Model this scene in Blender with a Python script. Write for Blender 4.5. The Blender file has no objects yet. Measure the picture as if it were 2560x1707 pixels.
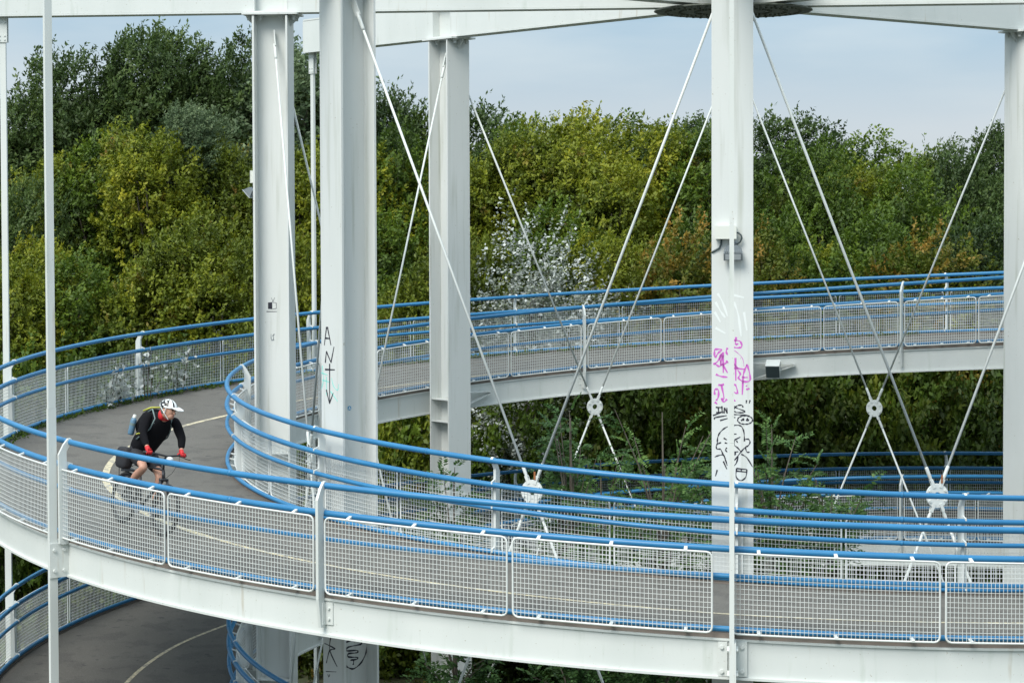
import bpy, math, random
import numpy as np
from mathutils import Vector, Matrix

# ------------------------------------------------------------------ camera
SC = bpy.context.scene
COL = SC.collection
R_ = math.radians
CAMPOS = np.array([0.0, -32.0, 0.0])
FPX, YAW, PITCH, ROLL, SHY = 5397.386, 0.10215, -0.03128, -0.003413, -144.895
cyw, syw = math.cos(YAW), math.sin(YAW)
CF = np.array([-syw*math.cos(PITCH), cyw*math.cos(PITCH), math.sin(PITCH)])
CR0 = np.array([cyw, syw, 0.0]); CU0 = np.cross(CR0, CF)
CR = math.cos(ROLL)*CR0 + math.sin(ROLL)*CU0
CU = -math.sin(ROLL)*CR0 + math.cos(ROLL)*CU0
cam_d = bpy.data.cameras.new('camera')
cam = bpy.data.objects.new('camera', cam_d); COL.objects.link(cam)
cam.matrix_world = Matrix(((CR[0], CU[0], -CF[0], CAMPOS[0]), (CR[1], CU[1], -CF[1], CAMPOS[1]),
                           (CR[2], CU[2], -CF[2], CAMPOS[2]), (0, 0, 0, 1)))
cam_d.sensor_width = 36; cam_d.lens = FPX/2560*36
cam_d.shift_y = SHY/2560
cam_d.clip_start = 0.5; cam_d.clip_end = 3000
SC.camera = cam

# ------------------------------------------------------------------ sky and sun
SUN_EL, SUN_AZ = 48, 205      # degrees; azimuth clockwise from +y
w = bpy.data.worlds.new('World'); SC.world = w; w.use_nodes = True
nt = w.node_tree; N = nt.nodes; L = nt.links
bg = N['Background']
sky = N.new('ShaderNodeTexSky'); sky.sky_type = 'NISHITA'; sky.sun_disc = False
sky.sun_elevation = R_(SUN_EL); sky.sun_rotation = R_(SUN_AZ)
sky.air_density = 1.2; sky.dust_density = 2.5; sky.ozone_density = 1.5
tc = N.new('ShaderNodeTexCoord'); mp = N.new('ShaderNodeMapping')
mp.inputs['Scale'].default_value = (1.0, 1.0, 4.5)
cn = N.new('ShaderNodeTexNoise'); cn.inputs['Scale'].default_value = 5.5; cn.inputs['Detail'].default_value = 6
cr = N.new('ShaderNodeValToRGB')
cr.color_ramp.elements[0].position = 0.38; cr.color_ramp.elements[0].color = (1.55, 2.7, 3.85, 1)
cr.color_ramp.elements[1].position = 0.64; cr.color_ramp.elements[1].color = (2.9, 3.7, 4.4, 1)
# pale lavender band low over the trees
sx = N.new('ShaderNodeSeparateXYZ'); mr = N.new('ShaderNodeMapRange')
mr.inputs['From Min'].default_value = 0.035; mr.inputs['From Max'].default_value = 0.105
mr.inputs['To Min'].default_value = 0.85; mr.inputs['To Max'].default_value = 0.0
bm_ = N.new('ShaderNodeMix'); bm_.data_type = 'RGBA'; bm_.inputs[7].default_value = (3.9, 4.25, 4.6, 1)
mx = N.new('ShaderNodeMix'); mx.data_type = 'RGBA'; mx.inputs[0].default_value = 0.82
L.new(tc.outputs['Generated'], mp.inputs[0]); L.new(mp.outputs[0], cn.inputs['Vector'])
L.new(cn.outputs[0], cr.inputs[0]); L.new(tc.outputs['Generated'], sx.inputs[0])
L.new(sx.outputs[2], mr.inputs[0]); L.new(mr.outputs[0], bm_.inputs[0]); L.new(cr.outputs[0], bm_.inputs[6])
gr = N.new('ShaderNodeMapRange'); gr.inputs['From Min'].default_value = 0.12; gr.inputs['From Max'].default_value = 0.75   # overcast: brighter overhead
gr.inputs['To Min'].default_value = 0.0; gr.inputs['To Max'].default_value = 1.0
zc_ = N.new('ShaderNodeMix'); zc_.data_type = 'RGBA'; zc_.inputs[6].default_value = (1, 1, 1, 1); zc_.inputs[7].default_value = (3.55, 2.85, 2.35, 1)
vm = N.new('ShaderNodeVectorMath'); vm.operation = 'MULTIPLY'; L.new(sx.outputs[2], gr.inputs[0]); L.new(gr.outputs[0], zc_.inputs[0]); L.new(zc_.outputs[2], vm.inputs[1]); L.new(bm_.outputs[2], vm.inputs[0])
L.new(sky.outputs[0], mx.inputs[6]); L.new(vm.outputs[0], mx.inputs[7]); L.new(mx.outputs[2], bg.inputs[0])
bg.inputs[1].default_value = 0.105
sd = bpy.data.lights.new('sun', 'SUN'); sd.energy = 2.0; sd.angle = R_(30); sd.color = (1.0, 0.97, 0.90)
so = bpy.data.objects.new('sun', sd); COL.objects.link(so)
az, el = R_(SUN_AZ), R_(SUN_EL)
sdir = Vector((math.sin(az)*math.cos(el), math.cos(az)*math.cos(el), math.sin(el)))
so.rotation_euler = sdir.to_track_quat('Z', 'Y').to_euler(); so.location = (-20, -60, 60)
SC.view_settings.view_transform = 'Standard'; SC.view_settings.look = 'None'
SC.view_settings.exposure = 0.8; SC.view_settings.gamma = 1

# ------------------------------------------------------------------ helpers
random.seed(7); rng = np.random.default_rng(11)
def ray(x, y): return CF + CR*(x-1280)/FPX - CU*(y-853.5-SHY)/FPX
def on_plane(x, y, n, off):
    v = ray(x, y); n = np.array(n, float); t = (off-n@CAMPOS)/(n@v); return CAMPOS + v*t

def tag(o, label=None, cat=None, group=None, kind=None):
    if label: o['label'] = label
    if cat: o['category'] = cat
    if group: o['group'] = group
    if kind: o['kind'] = kind
    return o
def empty(name, loc=(0, 0, 0), rz=0.0):
    o = bpy.data.objects.new(name, None); COL.objects.link(o); o.location = loc; o.rotation_euler = (0, 0, rz)
    o.empty_display_size = 0.2
    return o
class MB:
    def __init__(s): s.v = []; s.f = []; s.m = []; s.mi = 0
    def add(s, vs, fs):
        b = len(s.v); s.v += [tuple(map(float, q)) for q in vs]
        s.f += [tuple(b+i for i in f) for f in fs]; s.m += [s.mi]*len(fs)
    def box(s, c, ax, ay, az, hx, hy, hz):
        c, ax, ay, az = (np.array(q, float) for q in (c, ax, ay, az))
        vs = [c+ax*hx*i+ay*hy*j+az*hz*k for k in (-1, 1) for j in (-1, 1) for i in (-1, 1)]
        s.add(vs, [(0, 2, 3, 1), (4, 5, 7, 6), (0, 1, 5, 4), (2, 6, 7, 3), (0, 4, 6, 2), (1, 3, 7, 5)])
    def abox(s, x0, x1, y0, y1, z0, z1):
        s.box(((x0+x1)/2, (y0+y1)/2, (z0+z1)/2), (1, 0, 0), (0, 1, 0), (0, 0, 1), abs(x1-x0)/2, abs(y1-y0)/2, abs(z1-z0)/2)
    def tube(s, pts, r, n=8, cap=True, closed=False):
        pts = [np.array(q, float) for q in pts]; k = len(pts)
        rr = r if hasattr(r, '__len__') else [r]*k
        vs = []; up = None
        for i, q in enumerate(pts):
            if closed: t = pts[(i+1) % k]-pts[(i-1) % k]
            else: t = pts[min(i+1, k-1)]-pts[max(i-1, 0)]
            t = t/(np.linalg.norm(t)+1e-12)
            if up is None:
                up = np.array([0, 0, 1.0]) if abs(t[2]) < .9 else np.array([1.0, 0, 0])
            a = np.cross(t, up); a /= np.linalg.norm(a)+1e-12; up = np.cross(a, t)
            for j in range(n):
                q2 = 2*math.pi*j/n; vs.append(q+(a*math.cos(q2)+up*math.sin(q2))*rr[i])
        fs = []
        for i in range(k if closed else k-1):
            for j in range(n):
                a0, b0 = i*n, ((i+1) % k)*n
                fs.append((a0+j, a0+(j+1) % n, b0+(j+1) % n, b0+j))
        if cap and not closed: fs += [tuple(range(n))[::-1], tuple((k-1)*n+j for j in range(n))]
        s.add(vs, fs)
    def prism(s, pts2, o, ax, ay, an, h):      # polygon (2-D) extruded +-h along an
        o, ax, ay, an = (np.array(q, float) for q in (o, ax, ay, an)); n = len(pts2)
        vs = [o+ax*p[0]+ay*p[1]-an*h for p in pts2]+[o+ax*p[0]+ay*p[1]+an*h for p in pts2]
        s.add(vs, [tuple(range(n))[::-1], tuple(range(n, 2*n))]+[(i, (i+1) % n, n+(i+1) % n, n+i) for i in range(n)])
    def lathe(s, prof, o, an, n=16):           # profile (r, h) about axis an
        o = np.array(o, float); an = np.array(an, float); an /= np.linalg.norm(an)
        a = np.cross(an, (0, 0, 1.0) if abs(an[2]) < .9 else (1.0, 0, 0)); a /= np.linalg.norm(a); b = np.cross(an, a)
        vs = []; k = len(prof)
        for r, h in prof:
            for j in range(n): q = 2*math.pi*j/n; vs.append(o+an*h+(a*math.cos(q)+b*math.sin(q))*r)
        s.add(vs, [(i*n+j, i*n+(j+1) % n, (i+1)*n+(j+1) % n, (i+1)*n+j) for i in range(k-1) for j in range(n)])
    def sweep(s, prof, rad, ths, zf, closed=True, cap=True):   # (dr, dz) profile swept round the ramp
        k = len(prof); vs = []
        for th in ths:
            t = R_(th); z = zf(th); c, sn = math.cos(t), math.sin(t)
            for dr, dz in prof:
                r = rad+dr; vs.append((CX-r*sn, -r*c, z+dz))
        fs = []; m = k if closed else k-1
        for i in range(len(ths)-1):
            for j in range(m): fs.append((i*k+j, i*k+(j+1) % k, (i+1)*k+(j+1) % k, (i+1)*k+j))
        if cap and closed: fs += [tuple(range(k))[::-1], tuple((len(ths)-1)*k+j for j in range(k))]
        s.add(vs, fs)
    def build(s, name, mats, parent=None, smooth=False):
        me = bpy.data.meshes.new(name); me.from_pydata(s.v, [], s.f)
        mats = mats if isinstance(mats, (list, tuple)) else [mats]
        for m in mats: me.materials.append(m)
        if len(mats) > 1: me.polygons.foreach_set('material_index', s.m)
        if smooth: me.polygons.foreach_set('use_smooth', [True]*len(me.polygons))
        me.update()
        o = bpy.data.objects.new(name, me); COL.objects.link(o)
        if parent is not None: o.parent = parent
        return o

# ------------------------------------------------------------------ materials
def mat(name, col, rough=0.5, metal=0.0, noise=None, spec=0.5, bump=None):
    m = bpy.data.materials.new(name); m.use_nodes = True; t = m.node_tree; b = t.nodes['Principled BSDF']
    b.inputs['Base Color'].default_value = (*col, 1); b.inputs['Roughness'].default_value = rough
    b.inputs['Metallic'].default_value = metal; b.inputs['Specular IOR Level'].default_value = spec
    if noise or bump:
        tcn = t.nodes.new('ShaderNodeTexCoord')
        gm = t.nodes.new('ShaderNodeNewGeometry')
    if noise:       # list of (scale(3), lo, hi, colour, detail)
        cur = None
        for (sc, lo, hi, c2, det) in noise:
            mpn = t.nodes.new('ShaderNodeMapping'); mpn.inputs['Scale'].default_value = sc
            nn = t.nodes.new('ShaderNodeTexNoise'); nn.inputs['Scale'].default_value = 1; nn.inputs['Detail'].default_value = det
            rp = t.nodes.new('ShaderNodeMapRange'); rp.inputs['From Min'].default_value = lo; rp.inputs['From Max'].default_value = hi
            mi = t.nodes.new('ShaderNodeMix'); mi.data_type = 'RGBA'
            t.links.new(gm.outputs['Position'], mpn.inputs[0]); t.links.new(mpn.outputs[0], nn.inputs['Vector'])
            t.links.new(nn.outputs[0], rp.inputs[0]); t.links.new(rp.outputs[0], mi.inputs[0])
            mi.inputs[6].default_value = (*col, 1); mi.inputs[7].default_value = (*c2, 1)
            if cur: t.links.new(cur, mi.inputs[6])
            cur = mi.outputs[2]
        t.links.new(cur, b.inputs['Base Color'])
    if bump:
        nn = t.nodes.new('ShaderNodeTexNoise'); nn.inputs['Scale'].default_value = bump[0]; nn.inputs['Detail'].default_value = 4
        bp = t.nodes.new('ShaderNodeBump'); bp.inputs['Strength'].default_value = bump[1]; bp.inputs['Distance'].default_value = 0.02
        t.links.new(gm.outputs['Position'], nn.inputs['Vector']); t.links.new(nn.outputs[0], bp.inputs['Height'])
        t.links.new(bp.outputs[0], b.inputs['Normal'])
    return m
STEEL = mat('white_painted_steel', (.64, .665, .645), .42, noise=[((1.5, 1.5, .5), .45, .75, (.585, .615, .595), 4),
            ((9, 9, 1.2), .60, .78, (.53, .57, .53), 5), ((7, 7, .8), .66, .80, (.45, .41, .33), 6), ((40, 40, 40), .70, .78, (.36, .33, .26), 2)])
STEELC = mat('column_white_paint', (.64, .66, .645), .45, noise=[((1.2, 1.2, .35), .42, .75, (.575, .60, .58), 4),
            ((9, 9, .45), .55, .78, (.44, .46, .41), 6), ((28, 28, 28), .72, .80, (.30, .27, .2), 2)])
WIRE = mat('wire_mesh_white', (.66, .68, .66), .4)
BLUE = mat('blue_painted_tube', (.022, .165, .35), .38, noise=[((3, 3, 3), .4, .7, (.028, .19, .385), 4), ((30, 30, 30), .66, .8, (.10, .22, .38), 3)])
ASPH = mat('asphalt', (.100, .093, .081), .9, noise=[((.9, .9, .9), .35, .7, (.118, .110, .096), 5), ((2.2, 2.2, 2.2), .52, .6, (.084, .078, .069), 6), ((60, 60, 60), .5, .8, (.16, .155, .145), 2),
            ((7, 7, 7), .64, .72, (.065, .062, .058), 3)], bump=(90, .25))
EDGE = mat('rusty_deck_edge', (.20, .165, .14), .8, noise=[((3, 3, 8), .4, .65, (.13, .115, .10), 4)])
LINE = mat('cream_line_paint', (.60, .52, .34), .7, noise=[((18, 18, 18), .42, .62, (.26, .24, .20), 5)])
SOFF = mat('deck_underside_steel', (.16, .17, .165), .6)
HUBM = mat('hub_grimy_shaded_steel', (.13, .14, .12), .7, noise=[((9, 9, 9), .4, .65, (.05, .06, .04), 5), ((20, 20, 20), .62, .75, (.35, .37, .34), 3)])  # dark base colour includes the underside's shade as well as greenish black grime
BOLT = mat('galvanised_bolt', (.50, .52, .50), .5, .2)
GREYM = mat('floodlight_grey', (.22, .25, .27), .4, .3)
GLASS = mat('floodlight_glass', (.45, .48, .50), .1)
DARK = mat('dark_cable', (.05, .07, .075), .5)
CREAM = mat('cream_plastic_box', (.66, .68, .63), .5)
BLACKP = mat('black_spray_paint', (.018, .018, .03), .6)
MAGENTA = mat('magenta_spray_paint', (.55, .12, .50), .6)
TEAL = mat('teal_spray_paint', (.25, .66, .58), .6)
WHITEP = mat('white_spray_paint', (.72, .75, .74), .6)
STICK = mat('blue_sticker', (.05, .28, .50), .4)
RUST = mat('rust_stain', (.30, .11, .04), .9)

def leafmat(name, stops, hue_scale=0.35, transl=0.35, rough=.55, patch=None, gain=1.25):
    m = bpy.data.materials.new(name); m.use_nodes = True; t = m.node_tree; n = t.nodes; l = t.links
    b = n['Principled BSDF']; b.inputs['Roughness'].default_value = rough; b.inputs['Specular IOR Level'].default_value = .35
    at = n.new('ShaderNodeAttribute'); at.attribute_name = 'tint'
    g = n.new('ShaderNodeNewGeometry')
    nz = n.new('ShaderNodeTexNoise'); nz.inputs['Scale'].default_value = hue_scale; nz.inputs['Detail'].default_value = 3
    oi = n.new('ShaderNodeObjectInfo')
    ma = n.new('ShaderNodeMath'); ma.operation = 'MULTIPLY_ADD'; ma.inputs[1].default_value = .55
    mb = n.new('ShaderNodeMath'); mb.operation = 'MULTIPLY_ADD'; mb.inputs[1].default_value = .22; mb.inputs[2].default_value = -.11
    mc = n.new('ShaderNodeMath'); mc.operation = 'MULTIPLY_ADD'; mc.inputs[1].default_value = 1.1; mc.inputs[2].default_value = -.40
    l.new(g.outputs['Position'], nz.inputs['Vector']); l.new(at.outputs['Fac'], ma.inputs[0])
    l.new(nz.outputs[0], mc.inputs[0]); l.new(mc.outputs[0], ma.inputs[2])
    l.new(oi.outputs['Random'], mb.inputs[0]); ad = n.new('ShaderNodeMath'); ad.operation = 'ADD'
    l.new(ma.outputs[0], ad.inputs[0]); l.new(mb.outputs[0], ad.inputs[1])
    rp = n.new('ShaderNodeValToRGB'); e = rp.color_ramp.elements
    while len(e) > 1: e.remove(e[-1])
    for i, (ps, c) in enumerate(stops):
        q = e[0] if i == 0 else e.new(ps)
        q.position = ps; q.color = (*(min(v*gain, .85) for v in c), 1)
    l.new(ad.outputs[0], rp.inputs[0])
    out = rp.outputs[0]
    if patch:                           # autumn-coloured leaves in clumps
        nz2 = n.new('ShaderNodeTexNoise'); nz2.inputs['Scale'].default_value = patch[0]; nz2.inputs['Detail'].default_value = 4
        mr2 = n.new('ShaderNodeMapRange'); mr2.inputs['From Min'].default_value = patch[1]; mr2.inputs['From Max'].default_value = patch[2]
        mm = n.new('ShaderNodeMix'); mm.data_type = 'RGBA'; mm.inputs[7].default_value = (*patch[3], 1)
        l.new(g.outputs['Position'], nz2.inputs['Vector']); l.new(nz2.outputs[0], mr2.inputs[0])
        l.new(mr2.outputs[0], mm.inputs[0]); l.new(out, mm.inputs[6]); out = mm.outputs[2]
    l.new(out, b.inputs['Base Color'])
    tr = n.new('ShaderNodeBsdfTranslucent'); l.new(out, tr.inputs[0])
    ms = n.new('ShaderNodeMixShader'); ms.inputs[0].default_value = transl
    l.new(b.outputs[0], ms.inputs[1]); l.new(tr.outputs[0], ms.inputs[2]); l.new(ms.outputs[0], n['Material Output'].inputs[0])
    return m
LF_OLIVE = leafmat('olive_leaves', [(.0, (.036, .054, .008)), (.35, (.088, .120, .011)), (.62, (.175, .200, .013)), (.95, (.36, .33, .024))], patch=(1.6, .62, .74, (.19, .115, .02)))
LF_GREEN = leafmat('green_leaves', [(.0, (.026, .048, .009)), (.45, (.068, .115, .011)), (.75, (.135, .190, .014)), (1., (.24, .27, .03))])
LF_DARK = leafmat('dark_willow_leaves', [(.0, (.018, .034, .011)), (.5, (.055, .092, .022)), (.8, (.12, .165, .040)), (1., (.22, .27, .09))])
LF_SILV = leafmat('silver_leaves', [(.0, (.03, .055, .022)), (.4, (.07, .11, .05)), (.7, (.15, .20, .10)), (1., (.28, .34, .18))])
LF_WHITE = leafmat('white_poplar_leaves', [(.0, (.07, .09, .05)), (.28, (.16, .19, .13)), (.42, (.55, .58, .55)), (1., (.80, .82, .82))], transl=.2, gain=.92)
LF_ORANGE = leafmat('autumn_leaves', [(.0, (.07, .07, .01)), (.3, (.14, .12, .016)), (.6, (.29, .165, .025)), (1., (.48, .30, .05))], patch=(1.3, .44, .54, (.11, .14, .014)))
LF_ASH = leafmat('ash_leaves', [(.0, (.022, .048, .018)), (.5, (.06, .125, .035)), (1., (.16, .26, .06))])
BARK = mat('grey_bark', (.12, .10, .08), .9, noise=[((8, 8, 2), .4, .7, (.07, .06, .045), 4)])
GROUND = mat('woodland_floor', (.035, .045, .018), 1, noise=[((.7, .7, .7), .4, .65, (.06, .07, .025), 6), ((5, 5, 5), .5, .7, (.05, .038, .025), 5)])

# ------------------------------------------------------------------ ground
CX = -0.0888
def gz(x, y):
    r = math.hypot(x, y)
    t = min(max((r-15)/34, 0), 1) if y > -6 else min(max((r-26)/40, 0), 1)*.6
    return -9.6 + 4.2*t*t*(3-2*t) + .25*math.sin(x*.31+1)*math.cos(y*.27)*min(1, r/14)
mb = MB(); rs = [0, 3, 6, 9, 12, 15, 18, 21, 25, 29, 33, 38, 44, 52, 62, 80, 120, 250, 600, 1500]; nn = 72
vs = []
for r in rs:
    for j in range(nn):
        a = 2*math.pi*j/nn; x, y = r*math.cos(a), r*math.sin(a); vs.append((x, y, gz(x, y)))
mb.add(vs, [(i*nn+j, i*nn+(j+1) % nn, (i+1)*nn+(j+1) % nn, (i+1)*nn+j) for i in range(1, len(rs)-1) for j in range(nn)])
mb.add([(0, 0, gz(0, 0))]+vs[nn:2*nn], [(0, 1+j, 1+(j+1) % nn) for j in range(nn)])
tag(mb.build('ground', GROUND, smooth=True), kind='structure')

# ------------------------------------------------------------------ the ramp
RO, RI = 10.80, 7.33
def zr(th):                 # top of outer handrail at ramp angle th (0 = towards camera, growing to the left)
    up = lambda a: -2.961+3.196*a/360+.0223*((a-75)/100)**2
    if th >= -50: return up(th)
    lo = up(th+360)-3.42 if th > -410 else up(-50)-3.42+(th+410)*.0095
    if th <= -140: return lo
    s = (th+140)/90; s = s*s*(3-2*s)
    return up(th)*s + lo*(1-s)
CAPT = 250; LOWT = -425
def zi(th): return zr(th)-.085
def P3(rad, th, z):
    t = R_(th); return np.array([CX-rad*math.sin(t), -rad*math.cos(t), z])
def er(th): t = R_(th); return np.array([-math.sin(t), -math.cos(t), 0.])
def et(th): t = R_(th); return np.array([-math.cos(t), math.sin(t), 0.])   # towards growing th
def ths(a, b, step=1.25): return list(np.linspace(a, b, max(2, int(abs(b-a)/step)+1)))

def deck(a, b, name, label):
    T = ths(a, b)
    mb = MB(); k = 7; vs = []
    for th in T:
        for j in range(k):
            f = j/(k-1); r = 7.34+f*(10.775-7.34)
            vs.append(tuple(P3(r, th, (zi(th)*(1-f)+zr(th)*f)-1.17)))
    mb.add(vs, [(i*k+j, i*k+j+1, (i+1)*k+j+1, (i+1)*k+j) for i in range(len(T)-1) for j in range(k-1)])
    o = mb.build(name, ASPH); tag(o, label, 'ramp', kind='structure')
    # painted centre line
    xs = [-420, -360, -294, -262, -253, -225, -150, -60, 0, 66, 86, 98, 107, 135, 150, 250]
    rr = [9.55, 9.55, 9.1, 8.69, 8.49, 8.2, 8.3, 9.2, 9.52, 9.1, 8.87, 8.69, 8.49, 8.13, 8.02, 8.0]
    mb = MB(); vs = []
    for th in T:
        rc = float(np.interp(th, xs, rr)); hw = (.048 if 40 < th < 115 else .032)
        for r in (rc-hw, rc+hw):
            f = (r-7.34)/(10.775-7.34); vs.append(tuple(P3(r, th, (zi(th)*(1-f)+zr(th)*f)-1.166)))
    mb.add(vs, [(2*i, 2*i+1, 2*i+3, 2*i+2) for i in range(len(T)-1)])
    mb.build('centre_line', LINE, o)
    mb = MB()
    mb.sweep([(7.345, -1.40), (10.77, -1.32), (10.77, -1.30), (7.345, -1.38)], 0, T, zr); mb.build('deck_plate', SOFF, o)
    mb = MB()
    for rr0, zf in ((10.795, zr), (7.315, zi)):
        mb.sweep([(-.018, -1.145), (.018, -1.145), (.018, -1.198), (-.018, -1.198)], rr0, T, zf)
    mb.build('deck_edge', EDGE, o)
    # cross beams under the deck
    mb = MB()
    for th in np.arange(math.ceil(a/11.25)*11.25+5.6, b, 11.25):
        z = zr(th)-1.47
        mb.box(P3(9.05, th, z), er(th), et(th), (0, 0, 1), 1.69, .05, .08)
    mb.build('cross_beam', SOFF, o)
    return o
deck(-130, CAPT, 'ramp_path', 'upper turn of the asphalt cycle ramp with cream centre line')
deck(LOWT, -130.0, 'ramp_path', 'lower turn of the asphalt cycle ramp in the shade')

def girder(a, b, outer, label, group):
    T = ths(a, b); zf = zr if outer else zi; r = 10.80 if outer else 7.31
    s = 1 if outer else -1
    g = empty('edge_girder', (0, 0, 0)); tag(g, label, 'girder', group)
    def sw(d0, d1, z0, z1, nm):
        m = MB(); m.sweep([(s*d0, z0), (s*d1, z0), (s*d1, z1), (s*d0, z1)], r, T, zf); return m.build(nm, STEEL, g)
    sw(-.012, .012, -1.575, -1.222, 'web'); sw(-.08, .042, -1.600, -1.575, 'bottom_flange'); sw(-.08, .030, -1.222, -1.200, 'top_flange')
    return g

# --- railing
def railing(a, b, outer, label, rlabel, group, wire=.0022):
    zf = zr if outer else zi; s = 1 if outer else -1
    rr = RO if outer else RI
    root = empty('railing'); tag(root, label, 'railing', group)
    off = (lambda th: 0.) if outer else (lambda th: -1+((th % 360) if th > -100 or True else th)/60. if (th % 360) < 250 else 0.5)
    T = ths(a, b, 1.25)
    for k, (dz, tr) in enumerate(((0, .034), (-.285, .034), (-.56, .029), (-1.08, .029))):
        m = MB(); n = 10
        m.sweep([(tr*math.cos(2*math.pi*j/n), dz-tr+tr*math.sin(2*math.pi*j/n)) for j in range(n)], rr, T, zf)
        m.build('handrail' if k == 0 else 'rail', BLUE, root, smooth=True)
    for tj in np.arange(math.ceil(a/45)*45-16, b, 45):
        if tj < a+2: continue
        for dz, tr in ((0, .034), (-.285, .034), (-.56, .029), (-1.08, .029)):
            m = MB(); m.tube([P3(rr, tj, zf(tj)+dz-tr), P3(rr, tj+.22, zf(tj+.22)+dz-tr)], tr+.0035, 12); m.build('joint_sleeve', BLUE, root, smooth=True)
    rp = rr+s*.105         # panel plane
    i0, i1 = math.ceil(a/11.25-.2), math.floor(b/11.25+.2)
    for i in range(i0, i1+1):
        th = i*11.25+off(i*11.25)
        if th < a or th > b: continue
        if i % 2 == 0:                     # post
            hang = (i % 4 == 0) and outer
            thp = th-(.42 if i == 0 else .6) if hang else th
            m = MB(); z = zf(thp)
            e1 = er(thp)*s; base = P3(rr, thp, z)
            lowz = -1.21 if hang else -1.50
            prof = [(.035, lowz), (.05, -.14), (-.028, -.012), (-.005, .012), (.028, .008), (.085, -.055), (.15, -.17), (.148, -1.20), (.105, lowz)]
            m.prism(prof, base, e1, (0, 0, 1), et(thp), .016)
            for dz in (-.30, -.575, -1.095):
                m.prism([(-.03, dz-.02), (.06, dz-.04), (.06, dz+.05), (-.03, dz+.02)], base, e1, (0, 0, 1), et(thp), .010)
            po = m.build('post', STEEL, root)
            m = MB(); pl = base+np.array([0, 0, -1.36])+e1*.018-et(thp)*.065
            m.box(pl, et(thp), e1, (0, 0, 1), .045, .007, .115)
            m.box(pl+e1*.03+et(thp)*.045, et(thp), e1, (0, 0, 1), .006, .035, .115)
            for dz in (-.055, .055): m.lathe([(0, .026), (.013, .026), (.016, .007)], pl+np.array([0, 0, dz]), e1, 8)
            if not hang: m.build('bracket', STEEL, po)
        if i == i1: continue
        th2 = (i+1)*11.25+off((i+1)*11.25)
        ga = .38 if i % 2 == 0 else .16; gb = .38 if (i+1) % 2 == 0 else .16
        if outer and i % 4 == 0: ga = .62
        if not outer: ga *= 1.35; gb *= 1.35
        t0, t1 = th+ga, th2-gb
        if t1 > b: continue
        zt, zb = -.345, -1.135; cr_ = .055/rp*57.3
        # frame: rounded rectangle in (th, dz)
        pts = []
        for (cth, cz, a0) in ((t1-cr_, zt-.055, 0), (t0+cr_, zt-.055, 90), (t0+cr_, zb+.055, 180), (t1-cr_, zb+.055, 270)):
            for q in range(0, 91, 30):
                pts.append((cth+cr_*math.cos(R_(a0+q)), cz+.055*math.sin(R_(a0+q))))
            if a0 in (0, 180):
                for f in (1, 2, 3, 4, 5):
                    tt = (t1-cr_)*(1-f/6)+(t0+cr_)*f/6 if a0 == 0 else (t0+cr_)*(1-f/6)+(t1-cr_)*f/6
                    pts.append((tt, zt if a0 == 0 else zb))
        m = MB(); W = wire; H = t1-t0
        arc = H*R_(1)*rp; nv = int(round(arc/.0418)); nh = 16
        for k in range(1, nv):
            tv = t0+H*k/nv; z = zf(tv); c = P3(rp, tv, z+(zt+zb)/2)
            m.box(c, er(tv), et(tv), (0, 0, 1), W, W, (zt-zb)/2-.003)
        TT = ths(t0, t1, 1.5)
        for k in range(1, nh):
            dz = zb+(zt-zb)*k/nh
            m.sweep([(-W+.002, dz-W), (W+.002, dz-W), (W+.002, dz+W), (-W+.002, dz+W)], rp, TT, zf)
        pan = m.build('mesh_panel', WIRE, root)
        m = MB(); m.tube([P3(rp, tt, zf(tt)+dz) for tt, dz in pts], .011, 6, closed=True)
        m.build('panel_frame', WIRE, pan, smooth=True)
        for f in (.13, .5, .87):
            for (dz0, dz1) in ((zt, -.31), (zb+.005, -1.11)):
                tt = t0+H*f; m = MB(); z = zf(tt)
                p0 = P3(rp, tt, z+dz0); p1 = P3(rr, tt, z+dz1)
                dirv = (p1-p0)/np.linalg.norm(p1-p0); nrm = np.cross(et(tt), dirv)
                m.box((p0+p1)/2, dirv, et(tt), nrm, np.linalg.norm(p1-p0)/2+.008, .017, .009)
                m.build('clip', WIRE, pan)
    return root

girder(-130, CAPT, True, 'curved white outer edge girder under the upper turn of the ramp', 'edge girders')
girder(-130, CAPT, False, 'curved white inner edge girder under the upper turn, next to the columns', 'edge girders')
girder(LOWT, -130, True, 'outer edge girder of the shaded lower turn of the ramp', 'edge girders')
girder(LOWT, -130, False, 'inner edge girder of the shaded lower turn of the ramp', 'edge girders')
railing(-58, 226, True, 'blue railing with white mesh panels along the outer edge of the upper turn', '', 'ramp railings')
railing(-58, 238, False, 'blue railing with white mesh panels along the inner edge of the upper turn', '', 'ramp railings')
railing(-296, -128, True, 'shaded blue railing along the outer edge of the lower turn', '', 'ramp railings')
railing(-310, -120, False, 'shaded blue railing along the inner edge of the lower turn', '', 'ramp railings')

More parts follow.
